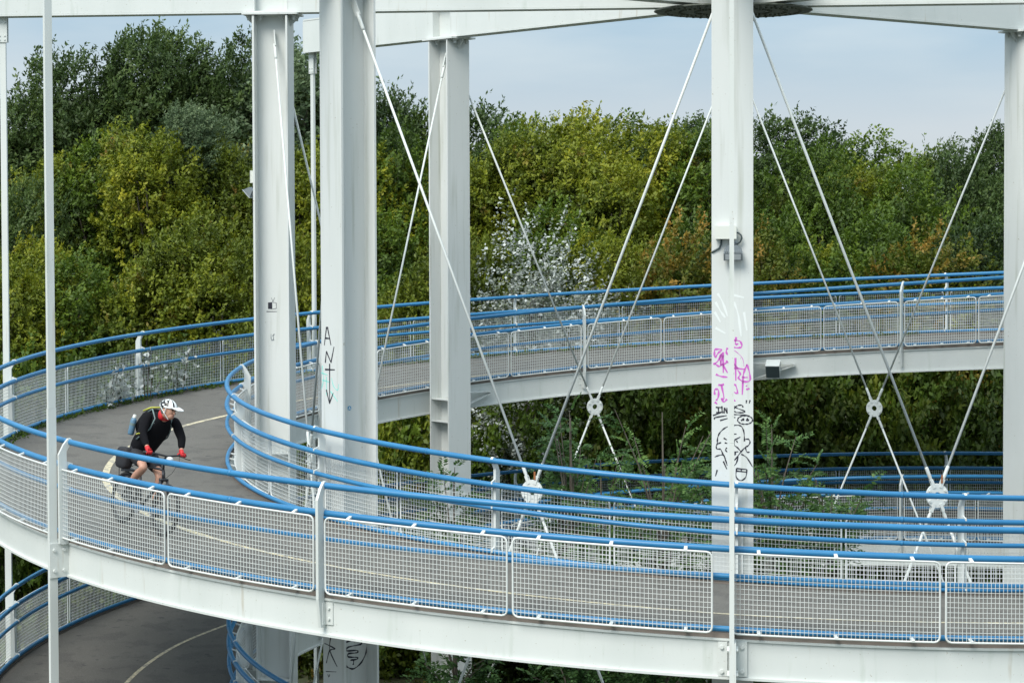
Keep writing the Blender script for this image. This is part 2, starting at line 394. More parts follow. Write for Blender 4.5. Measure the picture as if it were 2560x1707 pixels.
# ------------------------------------------------------------------ columns, roof beams, hangers, braces
PH = .072; RC = 6.88; CW, CH = .474, .536; ZB = 3.06; GND = -9.9
def cpt(k, r=RC, z=0.): t = R_(45*k+PH); return np.array([-r*math.sin(t), -r*math.cos(t), z])
cols = {}
CLAB = {0: 'white steel column in the middle covered in magenta and black graffiti, floodlight on its face',
        1: 'widest white steel column, black ANT and arrow tag down its left face',
        2: 'leftmost white steel column with a small television stencil on its web',
        3: 'plain white steel column between the crossing rods, left of the silver tree',
        4: 'back column hidden behind the graffiti covered middle column',
        5: 'plain grey-white steel column cut off by the right edge of the photo',
        6: 'rightmost column of the ring beyond the right edge', 7: 'front right column of the ring beyond the right edge'}
def H_section(mb, c, e1, e2, z0, z1):
    tf, tw = .03, .018
    for s in (-1, 1): mb.box(c+e1*s*(CH/2-tf/2)+np.array([0, 0, (z0+z1)/2]), e1, e2, (0, 0, 1), tf/2, CW/2, (z1-z0)/2)
    mb.box(c+np.array([0, 0, (z0+z1)/2]), e1, e2, (0, 0, 1), CH/2-tf, tw/2, (z1-z0)/2)
for k in range(8):
    th = 45*k+PH; e1, e2 = er(th), et(th); c = cpt(k)
    root = empty('steel_column', tuple(c+np.array([0, 0, -9.6])))
    tag(root, CLAB[k], 'column', 'columns carrying the ramp'); cols[k] = root
    inv = -c+np.array([0, 0, 9.6]); root['_c'] = 0; del root['_c']
    def put(m, name, mt, par=root, smooth=False, off=inv):
        m.v = [tuple(np.array(v)+off) for v in m.v]; return m.build(name, mt, par, smooth)
    m = MB(); H_section(m, c, e1, e2, GND, 3.00); put(m, 'shaft', STEELC)
    m = MB(); m.box(c+np.array([0, 0, 3.0275]), e1, e2, (0, 0, 1), .42, CW/2+.02, .0145); cp = put(m, 'cap_plate', STEELC)
    m = MB()
    for s in (-1, 1):
        for dv in (-1, 1):
            m.lathe([(0, -.075), (.028, -.075), (.028, -.03), (.045, -.03), (.045, 0)], c+e1*s*(CH/2+.07)+e2*dv*.12+np.array([0, 0, 3.012]), (0, 0, 1), 6)
            m.lathe([(0, -.075), (.028, -.075), (.028, -.03), (.045, -.03), (.045, 0)], c+e1*s*(CH/2-.10)+e2*dv*.12+np.array([0, 0, 3.012]), (0, 0, 1), 6)
    put(m, 'bolt', BOLT)
    # haunch gussets below the cap
    m = MB()
    for s in (-1, 1):
        m.prism([(0, 0), (.14, 0), (.12, -.05), (0, -.16)], c+e1*s*(CH/2+.001)+np.array([0, 0, 3.012]), e1*s, (0, 0, 1), e2, .012)
    put(m, 'gusset', STEELC)
    # stiffener plates and cantilever brackets where the ramp turns pass
    for tt in (45*k, 45*k-360):
        if tt < LOWT or tt > CAPT: continue
        z = zi(tt)-1.21
        if z < -9.3: continue
        for dz in (0, -.38):
            for s in (-1, 1):
                m = MB(); m.box(c+e2*s*(CW/4+.003)+np.array([0, 0, z+dz-.10]), e1, e2, (0, 0, 1), CH/2-.032, CW/4-.012, .008); put(m, 'stiffener', STEELC)
        m = MB(); rb = 7.30-CX*er(tt)[0]
        g0 = RC+CH/2+.001; L_ = 7.285-g0+(CX*e1[0])
        m.prism([(0, 0), (L_, 0), (L_, -.36), (0, -.36)], c+e1*(CH/2+.001)+np.array([0, 0, z]), e1, (0, 0, 1), e2, .02)
        for s in (1,):         # tapering side bracket running along the girder
            a0 = c+e1*(CH/2-.02)+e2*s*CW/2; tip = P3(7.22, tt+s*9.5, zi(tt+s*9.5)-1.36)
            zc = z-.03
            vs = [a0+np.array([0, 0, zc]), a0+np.array([0, 0, zc-.33]), tip+np.array([0, 0, .012]), tip-np.array([0, 0, .012])]
            for q, dz in ((0, 0), (1, 0)):
                p0 = vs[q]; p1 = vs[2+q]; d = p1-p0; ln = np.linalg.norm(d); d /= ln
                sd_ = np.cross(d, (0, 0, 1.)); sd_ /= np.linalg.norm(sd_); up = np.cross(sd_, d)
                m.box((p0+p1)/2, d, sd_, up, ln/2, .05, .008)
        put(m, 'deck_bracket', STEELC)

HUBR = .44
BLAB = {0: 'roof beam running straight towards the camera over the graffiti column', 1: 'roof beam over the wide column with the arrow tag',
        2: 'long white roof beam from the hub to the left edge of the photo', 3: 'white roof beam resting on the plain column left of the silver tree',
        4: 'roof beam behind the middle column, reaching away from the camera', 5: 'white roof beam from the hub to the column at the right edge',
        6: 'white roof beam from the hub out past the right edge, above the right column', 7: 'roof beam from the hub towards the front right, its end out of the photo'}
for k in range(8):
    th = 45*k+PH; e1, e2 = er(th), et(th); z = (0, 0, 1)
    root = empty('roof_beam', (0, 0, 0)); tag(root, BLAB[k], 'beam', 'radial roof beams')
    r0, r1 = .5, 11.14; mid, hl = (r0+r1)/2, (r1-r0)/2
    m = MB(); m.box(e1*mid+np.array([0, 0, 3.355]), e1, e2, z, hl, .008, .28); WEBM = m
    for (ra, rb_) in ((.5, RC-CH/2+.006), (RC+CH/2-.006, r1)):
        for s in (-1, 1): WEBM.box(e1*(ra+rb_)/2+e2*s*.143+np.array([0, 0, 3.355]), e1, e2, z, (rb_-ra)/2, .006, .279)
    m = MB(); m.box(e1*mid+np.array([0, 0, 3.059]), e1, e2, z, hl, .155, .015); m.build('bottom_flange', STEEL, root)
    m = MB(); m.box(e1*mid+np.array([0, 0, 3.65]), e1, e2, z, hl, .155, .014); m.build('top_flange', STEEL, root)
    for r in (RC-CH/2+.015, RC+CH/2-.015):
        m = MB()
        for s in (-1, 1): m.box(e1*r+e2*s*.0815+np.array([0, 0, 3.3545]), e1, e2, z, .008, .0725, .2795)
        m.build('stiffener', STEEL, root)
    m = MB(); m.box(e1*11.15+np.array([0, 0, 3.35]), e1, e2, z, .009, .15, .285); ep = m.build('end_plate', STEEL, root)
    m = WEBM
    for zz in (3.16, 3.22, 3.47, 3.53):
        for r in (.62, .72, .82, .92): 
            for s in (-1, 1): m.lathe([(0, .03), (.014, .03), (.014, 0)], e1*r+e2*s*.149+np.array([0, 0, zz]), e2*s, 6)
    for s in (-1, 1):
        for r in (.62, .76, .90): m.lathe([(0, -.035), (.016, -.035), (.016, 0)], e1*r+e2*s*.08+np.array([0, 0, 3.043]), (0, 0, 1), 6)
    m.build('web', STEEL, root)
hub = empty('hub', (0, 0, 3.0)); tag(hub, 'dark bolted hub where the roof beams meet above the middle column', 'hub')
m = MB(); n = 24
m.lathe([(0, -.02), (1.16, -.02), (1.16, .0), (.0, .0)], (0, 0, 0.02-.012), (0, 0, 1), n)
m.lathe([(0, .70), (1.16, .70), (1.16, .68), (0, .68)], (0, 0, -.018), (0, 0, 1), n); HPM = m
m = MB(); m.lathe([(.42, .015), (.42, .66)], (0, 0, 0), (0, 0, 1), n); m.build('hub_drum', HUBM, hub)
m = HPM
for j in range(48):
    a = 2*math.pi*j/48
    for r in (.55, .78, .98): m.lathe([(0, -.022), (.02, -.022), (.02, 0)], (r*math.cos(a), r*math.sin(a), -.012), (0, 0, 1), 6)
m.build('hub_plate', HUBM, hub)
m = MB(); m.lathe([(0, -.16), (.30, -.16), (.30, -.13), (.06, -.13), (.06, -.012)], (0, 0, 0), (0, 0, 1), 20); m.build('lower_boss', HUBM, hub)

HLAB = {0: 'slender white hanger bar in front of the graffiti column, near the camera', 1: 'white hanger bar nearest the left edge with a bolted bracket at the girder',
        2: 'thin white hanger bar cut off by the left edge of the photo', 3: 'white hanger bar seen between the leftmost column and the wide column',
        4: 'hanger bar hidden behind the middle column', 5: 'hanger bar beyond the right column', 6: 'hanger bar far beyond the right edge', 7: 'front right hanger bar beyond the right edge'}
for k in range(8):
    th = 45*k+PH; e1, e2 = er(th), et(th); RH = 11.06; z = (0, 0, 1)
    if k == 0: RH = 11.02
    root = empty('hanger', tuple(cpt(k, RH, 3.0))); tag(root, HLAB[k], 'hanger', 'hangers at the outer edge')
    c = cpt(k, RH); off = -c-np.array([0, 0, 3.0])
    def put(m, name, mt, par=root, smooth=False):
        m.v = [tuple(np.array(v)+off) for v in m.v]; return m.build(name, mt, par, smooth)
    spl = -2.2
    m = MB(); m.box(c+np.array([0, 0, (3.04+spl)/2]), e1, e2, z, .046, .022, (3.04-spl)/2)
    m.box(c+np.array([0, 0, (spl-9.0)/2]), e1, e2, z, .05, .024, (spl+9.0)/2-.002); put(m, 'bar', STEEL)
    m = MB()
    for s in (-1, 1): m.box(c+e2*s*.031+np.array([0, 0, 2.86]), e1, e2, z, .075, .007, .20)
    for s in (-1, 1):
        for dr in (-.04, .04):
            for dz in (2.70, 2.76, 2.96, 3.02): m.lathe([(0, .014), (.012, .014), (.012, 0)], c+e1*dr+e2*s*.038+np.array([0, 0, dz]), e2*s, 6)
    if k not in (3,): pass
    put(m, 'top_bracket', STEEL)
    for tt in (45*k, 45*k-360):
        if tt < LOWT or tt > CAPT: continue
        zz = zr(tt)-1.40
        if zz < -9.2: continue
        m = MB(); rin = 10.815+.01; 
        ctr = c-e1*((RH-rin)/2-.028); hw = (RH-rin)/2+.028
        m.box(ctr-e2*.033+np.array([0, 0, zz]), e1, e2, z, hw, .008, .20)
        bx = c-e1*(RH-rin)+e1*.008
        m.box(bx-e2*.075+np.array([0, 0, zz]), e1, e2, z, .008, .075, .17)
        m.box(bx+e2*.09+np.array([0, 0, zz]), e1, e2, z, .008, .045, .17)
        for dz in (-.12, .12):
            for dr in (0, -.12):
                for s in (-1, 1): m.lathe([(0, .02), (.02, .02), (.02, 0)], c+e1*dr+(e2*.025 if s > 0 else e2*-.041)+np.array([0, 0, zz+dz]), e2*s, 8)
            m.lathe([(0, .02), (.02, .02), (.02, 0)], bx-e2*.10+e1*.008+np.array([0, 0, zz+dz]), e1, 8)
            m.lathe([(0, .02), (.02, .02), (.02, 0)], bx+e2*.10+e1*.008+np.array([0, 0, zz+dz]), e1, 8)
        put(m, 'girder_bracket', STEEL)

XLAB = {0: 'crossed tie rods and round node plate with rust, left of the middle column', 7: 'front crossed tie rods and round node plate right of the middle column',
        3: 'far crossed tie rods, node plate left of the middle column below upper girder', 4: 'far crossed tie rods whose node plate hangs right of the middle column',
        1: 'crossed tie rods between the leftmost and the wide column', 2: 'crossed tie rods between the leftmost column and the plain column behind',
        5: 'crossed tie rods beyond the right column at the back', 6: 'crossed tie rods beyond the right edge'}
for k in range(8):
    A, B = cpt(k), cpt((k+1) % 8); d = (B-A)/np.linalg.norm(B-A); Lh = np.linalg.norm(B-A)
    nrm = np.array([d[1], -d[0], 0]); nrm = nrm if nrm@(A+B) > 0 else -nrm
    M = (A+B)/2; zc = -3.36; o = np.array([M[0], M[1], zc])
    root = empty('cross_brace', tuple(o)); tag(root, XLAB[k], 'tie rods', 'crossed tie rods between columns')
    for (e, zz) in ((-1, 2.78), (1, 2.78), (-1, -9.45), (1, -9.45)):
        end = np.array([M[0], M[1], 0])+d*e*(Lh/2-.06); end[2] = zz
        v = end-o; ln = np.linalg.norm(v); v = v/ln
        m = MB()
        m.tube([v*.30, v*(ln-.25)], .0165, 8)
        m.tube([v*.19, v*.22, v*.25, v*.36, v*.38], [.018, .018, .022, .022, .0165], 8)
        m.tube([v*(ln-.47), v*(ln-.44), v*(ln-.3), v*(ln-.22)], [.0165, .026, .026, .024], 8)
        m.build('rod', STEEL, root, smooth=True)
        m = MB()
        for s in (-1, 1): m.box(v*.155+nrm*s*.019, v, np.cross(v, nrm), nrm, .052, .019, .004)
        m.box(v*.200, v, np.cross(v, nrm), nrm, .010, .019, .0225)
        m.build('fork', STEEL, root)
        m = MB(); m.box(v*(ln-.13), v, np.cross(v, nrm), nrm, .13, .04, .008); m.build('end_fitting', STEEL, root)
    m = MB(); rp_ = [(.045, -.014), (.145, -.014), (.145, .014), (.045, .014), (.045, -.014)]
    m.lathe(rp_, (0, 0, 0), nrm, 28)
    for q in range(4):
        a = math.pi/4+q*math.pi/2+(.25 if q % 2 else -.25)
        m.lathe([(0, -.032), (.015, -.032), (.015, .032), (0, .032)], d*.118*math.cos(a)+np.array([0, 0, .118*math.sin(a)]), nrm, 8)
    if k in (0, 7):
        m.mi = 1; m.box(nrm*.03+np.array([0, 0, .20])-d*.05, d, nrm, (0, 0, 1), .012, .002, .05)
    m.build('node_plate', [STEEL, RUST], root)

# ------------------------------------------------------------------ graffiti on the columns
def strokes(mbx, ss, conv, n, r=.007, asp=.0012):
    for s in ss:
        pts = [conv(*q) for q in s]
        if len(pts) > 2:                                   # smooth
            out = []
            P = [pts[0]]+pts+[pts[-1]]
            for i in range(1, len(P)-2):
                for f in (0, .33, .66):
                    a, b, c, d = P[i-1], P[i], P[i+1], P[i+2]
                    out.append(.5*(2*b+(c-a)*f+(2*a-5*b+4*c-d)*f*f+(3*b-a-3*c+d)*f**3))
            pts = out+[P[-1]]
        vs = []; w_ = r
        for i, q in enumerate(pts):
            t = pts[min(i+1, len(pts)-1)]-pts[max(i-1, 0)]; t = t/(np.linalg.norm(t)+1e-9); b = np.cross(n, t)
            ww = w_*(.75+.35*math.sin(i*1.7+len(pts)))
            for o_ in (b*ww-n*.001, b*ww+n*asp, -b*ww+n*asp, -b*ww-n*.001): vs.append(q+o_)
        k = len(pts)
        fs = [(i*4+j, i*4+(j+1) % 4, (i+1)*4+(j+1) % 4, (i+1)*4+j) for i in range(k-1) for j in range(4)]+[(3, 2, 1, 0), tuple((k-1)*4+j for j in range(4))]
        mbx.add(vs, fs)
def graf(k, name, m_, mt, label=None):
    c = cpt(k); off = -c+np.array([0, 0, 9.6])
    m_.v = [tuple(np.array(v)+off) for v in m_.v]; o = m_.build(name, mt, cols[k])
    if label: o['label'] = label
    return o
def conv_face(k, ox, oy, sc, plane='face', clampw=True):
    th = 45*k+PH; e1, e2 = er(th), et(th)
    if plane == 'face': n = e1; off = RC+CH/2+.0005
    elif plane == 'webR': n = -e2; off = .0095       # web side seen from the right
    def f(x, y):
        return on_plane(ox+x/sc, oy+y/sc, n, off)
    return f, n
f, n = conv_face(0, 1760, 680, 5.6)
f2 = lambda x, y: f(x, y+260*5.6)
MG = [[(150,1080),(230,1080),(240,1100),(200,1130),(160,1190),(145,1160),(150,1080)], [(130,1290),(190,1250),(250,1140),(220,1200),(240,1290),(210,1320),(150,1280)],
 [(265,1120),(270,1410)], [(270,1160),(230,1300),(330,1260)], [(270,1310),(330,1410)], [(330,1060),(310,1110),(330,1160)], [(310,1240),(340,1270)],
 [(165,1430),(240,1460),(330,1470)], [(400,955),(500,965),(530,1040),(480,1060),(400,1050)], [(450,910),(440,1010),(480,1000)],
 [(440,1200),(445,1520)], [(395,1340),(570,1360)], [(400,1270),(480,1350)], [(600,1290),(560,1400),(550,1470),(610,1470)],
 [(600,1290),(640,1420),(640,1520),(550,1530),(480,1480),(510,1430),(470,1370)], [(545,1460),(545,1560)]]
MG2 = [[(545,60),(535,260)], [(150,260),(150,190),(200,190),(200,290),(170,340)], [(240,110),(280,310),(240,310),(280,360),(320,320)], [(200,120),(260,130),(270,100)],
 [(400,140),(440,120),(470,240),(400,210)], [(590,130),(602,142)], [(590,185),(640,175)], [(400,320),(440,350)], [(150,360),(185,390)]]
m = MB(); strokes(m, MG, f, n, .012); strokes(m, MG2, f2, n, .012); strokes(m, [[(395,1080),(470,1130),(540,1210),(560,1320)]], f, n, .004)
graf(0, 'graffiti', m, MAGENTA, 'magenta scribbled spray tag')
ell = [(575+105*math.cos(2*math.pi*j/14), 612+60*math.sin(2*math.pi*j/14)) for j in range(15)]
BK = [[(165,435),(260,440)], [(200,440),(205,510)], [(250,420),(255,520)], [(170,510),(270,500)], [(280,520),(285,440)], [(285,440),(325,520)], [(322,520),(320,440)],
 [(125,550),(240,510)], [(150,600),(150,580),(320,550)], [(225,620),(330,590)], [(395,460),(395,430),(450,430),(400,470),(440,500)],
 [(545,435),(530,405),(470,410),(450,440),(570,490),(540,510),(440,505)], [(390,535),(520,540),(640,555)], [(400,577),(440,577)], [(595,335),(590,380)], [(645,335),(635,380)],
 ell, [(520,625),(550,590),(556,625)], [(530,612),(560,610)], [(615,588),(592,610),(612,625),(625,608),(598,606)],
 [(330,705),(270,740),(215,800),(190,870),(190,940),(240,925)], [(190,940),(170,980),(185,1020),(230,1020),(260,1080),(300,1170),(325,1250)],
 [(150,1130),(200,1110),(270,1100),(300,1150)], [(275,865),(320,890)], [(290,930),(325,940)], [(320,1000),(300,1030),(325,1060)],
 [(390,690),(480,685),(530,710),(560,790),(565,910)], [(565,885),(620,880),(645,920),(620,970),(570,1000),(500,1080),(440,1160),(395,1200)],
 [(430,890),(510,850)], [(430,890),(420,960),(470,1000),(520,1060)], [(455,900),(470,930)], [(395,1065),(480,1055)], [(400,1100),(440,1070),(430,1110)],
 [(390,1275),(450,1220),(480,1120)], [(520,1090),(600,1140),(680,1270)], [(185,1310),(160,1400)], [(270,1190),(320,1300)], [(580,1000),(600,1060),(640,1060)], [(395,810),(455,808)],
 [(455,1290),(600,1305)], [(600,1305),(585,1410),(515,1460),(450,1410),(455,1290)], [(455,1325),(590,1340)], [(520,1298),(522,1330)]]
m = MB(); strokes(m, BK, f2, n, .0082, .0022); graf(0, 'graffiti', m, BLACKP, 'black doodle of a bald face with a beard under a tag')
WH = [[(190,300),(260,420),(330,620)], [(160,420),(240,560),(300,640)], [(150,560),(230,700)], [(420,420),(480,600),(520,900)], [(560,560),(600,820)], [(400,320),(560,360)], [(160,780),(300,860)]]
m = MB(); strokes(m, WH, f, n, .014, .0008); graf(0, 'graffiti', m, WHITEP, 'faint white painted-over streaks')
f, n = conv_face(1, 640, 720, 3.919)
m = MB(); strokes(m, [[(692,380),(670,560)], [(700,380),(735,560)], [(680,490),(725,495)], [(680,730),(690,620)], [(690,620),(735,730)], [(735,730),(765,575)], [(678,797),(772,800)],
  [(722,740),(722,1130)], [(690,995),(720,1130)], [(720,1130),(757,1028)]], f, n, .011, .0022)
f8, n8 = conv_face(1, 740, 1340, 4.27)
strokes(m, [[(305,1140),(420,1200),(360,1215),(325,1350)], [(375,1060),(360,1210),(440,1390)]], f8, n8, .010, .0022)
strokes(m, [[(320,1440),(430,1445)], [(340,1470),(350,1500),(360,1470)]], f8, n8, .005, .0022)
graf(1, 'graffiti', m, BLACKP, 'black ANT tag with a long arrow')
m = MB(); strokes(m, [[(650,760),(660,900),(640,990)], [(690,870),(690,1050)], [(650,900),(720,920)], [(740,880),(760,960),(800,1000),(810,940)], [(730,1010),(800,1110)], [(640,830),(700,850)]], f, n, .0085)
graf(1, 'graffiti', m, TEAL, 'pale teal spray scribble behind the black letters')
fw, nw = conv_face(1, 740, 1340, 4.27, 'webR')
m = MB(); strokes(m, [[(525,1135),(600,1105),(690,1120),(690,1150),(560,1180),(540,1220),(650,1215),(650,1240),(560,1250),(560,1285),(650,1290),(650,1310),(580,1320),(615,1320),(610,1370)],
  [(765,1130),(750,1230),(700,1340),(620,1410),(560,1400),(520,1370)]], fw, nw, .012, .002)
graf(1, 'graffiti', m, BLACKP, 'black squiggle on the web')
fw, nw = conv_face(1, 640, 720, 3.919, 'webR')
m = MB(); cc = fw(915, 1175); m.lathe([(0, .003), (.028, .003), (.028, -.001)], cc, nw, 20); graf(1, 'sticker', m, STICK)
m = MB(); m.lathe([(0, .005), (.010, .005), (.010, .003)], cc+np.array([0, 0, .006]), nw, 10); m.box(cc+nw*.004-np.array([0, 0, .008]), np.cross(nw, (0, 0, 1.)), nw, (0, 0, 1), .016, .001, .005); graf(1, 'sticker_print', m, WHITEP)
fa, na = conv_face(2, 640, 720, 3.919, 'webR')
m = MB(); q0, q1 = fa(118, 205), fa(158, 140)
m.add([fa(118, 205)+na*.002, fa(160, 207)+na*.002, fa(158, 138)+na*.002, fa(118, 142)+na*.002], [(0, 1, 2, 3)])
strokes(m, [[(158,138),(198,146)], [(198,146),(200,200)], [(200,200),(160,207)]], fa, na, .004, .002)
strokes(m, [[(165,130),(150,95)], [(168,130),(184,92)]], fa, na, .003, .002)
strokes(m, [[(103,230),(207,230)]], fa, na, .006, .002)
graf(2, 'graffiti', m, BLACKP, 'small black television stencil')
m = MB(); strokes(m, [[(148,450),(150,500),(170,505),(172,450)], [(160,470),(185,450)], [(150,512),(180,510)]], fa, na, .006, .002); graf(2, 'graffiti', m, GREYM, 'small grey scribble')

# ------------------------------------------------------------------ fittings
def local(root, m, name, mt, smooth=False):
    o = np.array(root.location); m.v = [tuple(np.array(v)-o) for v in m.v]; return m.build(name, mt, root, smooth)
ff, nf = conv_face(0, 1760, 540, 11.2)
e1, e2 = er(PH), et(PH); xr = -e2        # xr = to the right in the photo
root = empty('floodlight', tuple(ff(820, 1100))); tag(root, 'small grey floodlight on the face of the graffiti column under a cream junction box', 'floodlight')
m = MB(); c = ff(815, 1110)+e1*.10; tl = np.array([0, 0, 1.])*.9+e1*.43; tl /= np.linalg.norm(tl); nn_ = np.cross(xr, tl)
m.box(c, xr, tl, nn_, .108, .045, .035)
for j in range(-4, 5): m.box(c+xr*j*.022-nn_*.0+tl*.052, xr, tl, nn_, .004, .012, .032)
local(root, m, 'housing', GREYM)
m = MB(); m.box(c+nn_*.036, xr, tl, nn_, .088, .032, .003); m.box(c-nn_*.036, xr, tl, nn_, .088, .032, .003); local(root, m, 'lens', GLASS)
m = MB(); a0 = ff(815, 790)
m.box(ff(815, 800)+e1*.02, xr, e1, (0, 0, 1), .04, .02, .03)
m.prism([(-.10, -.02), (-.10, .02), (-.05, .06), (.05, .06), (.10, .02), (.10, -.02)], ff(815, 960)+e1*.07, xr, (0, 0, 1), e1, .012)
m.tube([ff(815, 820)+e1*.03, ff(815, 960)+e1*.07], .014, 8); local(root, m, 'yoke', GREYM)
m = MB(); m.tube([ff(905, 480)+e1*.04, ff(960, 470)+e1*.06, ff(1040, 540)+e1*.06, ff(1060, 620)+e1*.06, ff(1010, 730)+e1*.05, ff(900, 800)+e1*.05, ff(840, 830)+e1*.05], .010, 8)
local(root, m, 'cable', DARK, True)
root = empty('junction_box', tuple(ff(620, 460))); tag(root, 'cream junction box on the graffiti column above the small floodlight', 'junction box')
m = MB(); q0, q1 = ff(330, 650), ff(900, 270); ctr = (q0+q1)/2+e1*.055; hx = abs((q1-q0)@xr)/2; hz = abs(q1[2]-q0[2])/2
m.box(ctr, xr, e1, (0, 0, 1), hx, .05, hz-.006); local(root, m, 'body', CREAM)
m = MB(); m.box(ctr+e1*.053, xr, e1, (0, 0, 1), hx+.004, .006, hz-.004)
local(root, m, 'lid', CREAM)
m = MB(); m.tube([ff(490, 660)+e1*.02, ff(480, 790)+e1*.02, ff(430, 900)+e1*.015, ff(300, 970)+e1*.012, ff(246, 1000)+e1*.012, ff(215, 1060)-e1*.02, ff(213, 1400)-e1*.05], .0105, 8); local(root, m, 'conduit', DARK, True)
# the ones on the leftmost column's outer face
eA, eT = er(90+PH), et(90+PH); cA = cpt(2, RC+CH/2)
root = empty('junction_box', (cA[0], cA[1], .60)); tag(root, 'small white box on the outer edge of the leftmost column', 'junction box')
zb1 = (537.8-437)/FPX*32; m = MB(); m.box(cA+eA*.025-eT*.10+np.array([0, 0, zb1]), eA, eT, (0, 0, 1), .024, .08, .09); local(root, m, 'body', CREAM)
m = MB(); m.box(cA+eA*.052-eT*.10+np.array([0, 0, zb1]), eA, eT, (0, 0, 1), .004, .085, .094); local(root, m, 'lid', CREAM)
zb2 = (537.8-474)/FPX*32
root = empty('floodlight', (cA[0], cA[1], zb2)); tag(root, 'grey floodlight tilted down on the outer edge of the leftmost column', 'floodlight')
m = MB(); dd = eA*.75-np.array([0, 0, .66]); up = np.cross(eT, dd); up = up if up[2] > 0 else -up
cc = cA+eA*.10+np.array([0, 0, zb2]); 
m.prism([(-.05, -.03), (.05, -.075), (.05, .075), (-.05, .045)], cc, -np.cross(eT, up)*(-1 if np.cross(eT, up)@eA > 0 else 1), up, eT, .09)
m.box(cA+eA*.03+np.array([0, 0, zb2-.03]), eA, eT, (0, 0, 1), .03, .03, .03); local(root, m, 'housing', GREYM)
m = MB(); m.box(cc+dd*.053, dd, up, eT, .005, .082, .098); local(root, m, 'lens', GLASS)
# square lamp housing under the far inner girder, right of the middle column
v = ray(1928, 907); z0 = None
th = 186.5; bp = P3(7.26, th, zi(th)-1.43)
root = empty('lamp_housing', tuple(bp)); tag(root, 'square grey lamp housing on the far girder right of the graffiti column', 'lamp')
ei, ett = -er(th), et(th); m = MB(); dv = ei*.8-np.array([0, 0, .45]); dv /= np.linalg.norm(dv); uv = np.cross(ett, dv); uv = uv if uv[2] > 0 else -uv
m.prism([(-.13, -.09), (.10, -.12), (.13, .13), (-.13, .10)], bp+ei*.16+np.array([0, 0, .04]), dv, uv, ett, .125); local(root, m, 'housing', STEEL)
m = MB(); m.box(bp+ei*.16+np.array([0, 0, .04])+dv*.128, uv, ett, dv, .118, .12, .006); local(root, m, 'lens', DARK)

# ------------------------------------------------------------------ foliage
def build_leaves(name, P, D, S, Wd, T, matl, NR=None):
    """P base points, D directions, S lengths, Wd width ratio, T tint"""
    n = len(P)
    up = rng.normal(size=(n, 3)); up[:, 2] += 1.0
    if NR is not None: up = up*.42+NR
    side = np.cross(D, up); side /= np.linalg.norm(side, axis=1)[:, None]+1e-9
    nr = np.cross(side, D)
    S = S[:, None]; W2 = S*Wd/2
    fold = (rng.uniform(-.12, .2, n))[:, None]*S
    V = np.empty((n, 4, 3)); V[:, 0] = P; V[:, 1] = P+D*S*.45+side*W2+nr*fold; V[:, 2] = P+D*S-nr*fold*.6; V[:, 3] = P+D*S*.45-side*W2+nr*fold
    me = bpy.data.meshes.new(name); me.vertices.add(n*4); me.loops.add(n*4); me.polygons.add(n)
    me.vertices.foreach_set('co', V.reshape(-1).astype(np.float32)); me.loops.foreach_set('vertex_index', np.arange(n*4, dtype=np.int32))
    me.polygons.foreach_set('loop_start', np.arange(0, n*4, 4, dtype=np.int32))
    me.polygons.foreach_set('loop_total', np.full(n, 4, np.int32))
    at = me.attributes.new('tint', 'FLOAT', 'FACE'); at.data.foreach_set('value', T.astype(np.float32))
    me.materials.append(matl); me.update(calc_edges=True)
    return me
def unit(v): return v/(np.linalg.norm(v, axis=-1)[..., None]+1e-9)
def crown_mesh(name, matl, R=2.6, H=6.0, nlobe=14, nsprig=900, lps=26, ls=.125, wd=.6, upb=.9, slen=.8, wind=.25, spiky=.0, tintc=.0):
    """crown with base z=0 .. H; lobes -> sprigs -> leaves"""
    # lobes
    c = []
    while len(c) < nlobe:
        q = rng.uniform(-1, 1, 3)
        if np.linalg.norm(q) < 1 and np.linalg.norm(q) > .25: c.append(q)
    c = np.array(c); c[:, 0] *= R*.68; c[:, 1] *= R*.68; c[:, 2] = H*.5+c[:, 2]*H*.38
    lr = rng.uniform(.30, .58, nlobe)*R
    li = rng.choice(nlobe, nsprig, p=lr**2/np.sum(lr**2))
    d = unit(rng.normal(size=(nsprig, 3))); d[:, 2] += .15; d = unit(d)
    rad = lr[li]*rng.uniform(.55, 1.0, nsprig)**.4
    base = c[li]+d*rad[:, None]*np.array([1, 1, 1.15])
    sd_ = unit(d*.9+np.array([wind, 0, upb*.8])+rng.normal(size=(nsprig, 3))*.35)
    L_ = slen*rng.uniform(.45, 1.25, nsprig)
    if spiky > 0:                       # some long upright shoots on the top side
        topm = (base[:, 2] > H*.66) & (rng.random(nsprig) < spiky)
        L_[topm] *= rng.uniform(1.1, 1.6, topm.sum()); sd_[topm] = unit(sd_[topm]+np.array([wind*.6, 0, 1.1]))
    stint = rng.random(nsprig)
    n = nsprig*lps; si = np.repeat(np.arange(nsprig), lps)
    f = np.tile((np.arange(lps)+.5)/lps, nsprig)+rng.uniform(-.03, .03, n)
    bend = np.array([wind, 0, -.25])*(f**2)[:, None]*L_[si][:, None]*.35
    P = base[si]+sd_[si]*(L_[si]*f)[:, None]+bend+rng.normal(size=(n, 3))*(.055*(1.15-f))[:, None]
    sh_ = H-np.percentile(P[:, 2], 99.5); P[:, 2] += sh_; c = c.copy(); c[:, 2] += sh_
    D = unit(sd_[si]*.55+unit(rng.normal(size=(n, 3)))*.85+np.array([wind*.4, 0, -.05]))
    S = ls*rng.uniform(.6, 1.25, n)
    T = np.clip(.46*stint[si]+.34*rng.random(n)+.20*f+tintc, 0, 1)
    NR = unit(P-c[li][si]); NR[:, 2] += .35; NR = unit(NR)*1.1
    me = build_leaves(name, P, D, S, wd, T, matl, NR)
    return me, c, lr
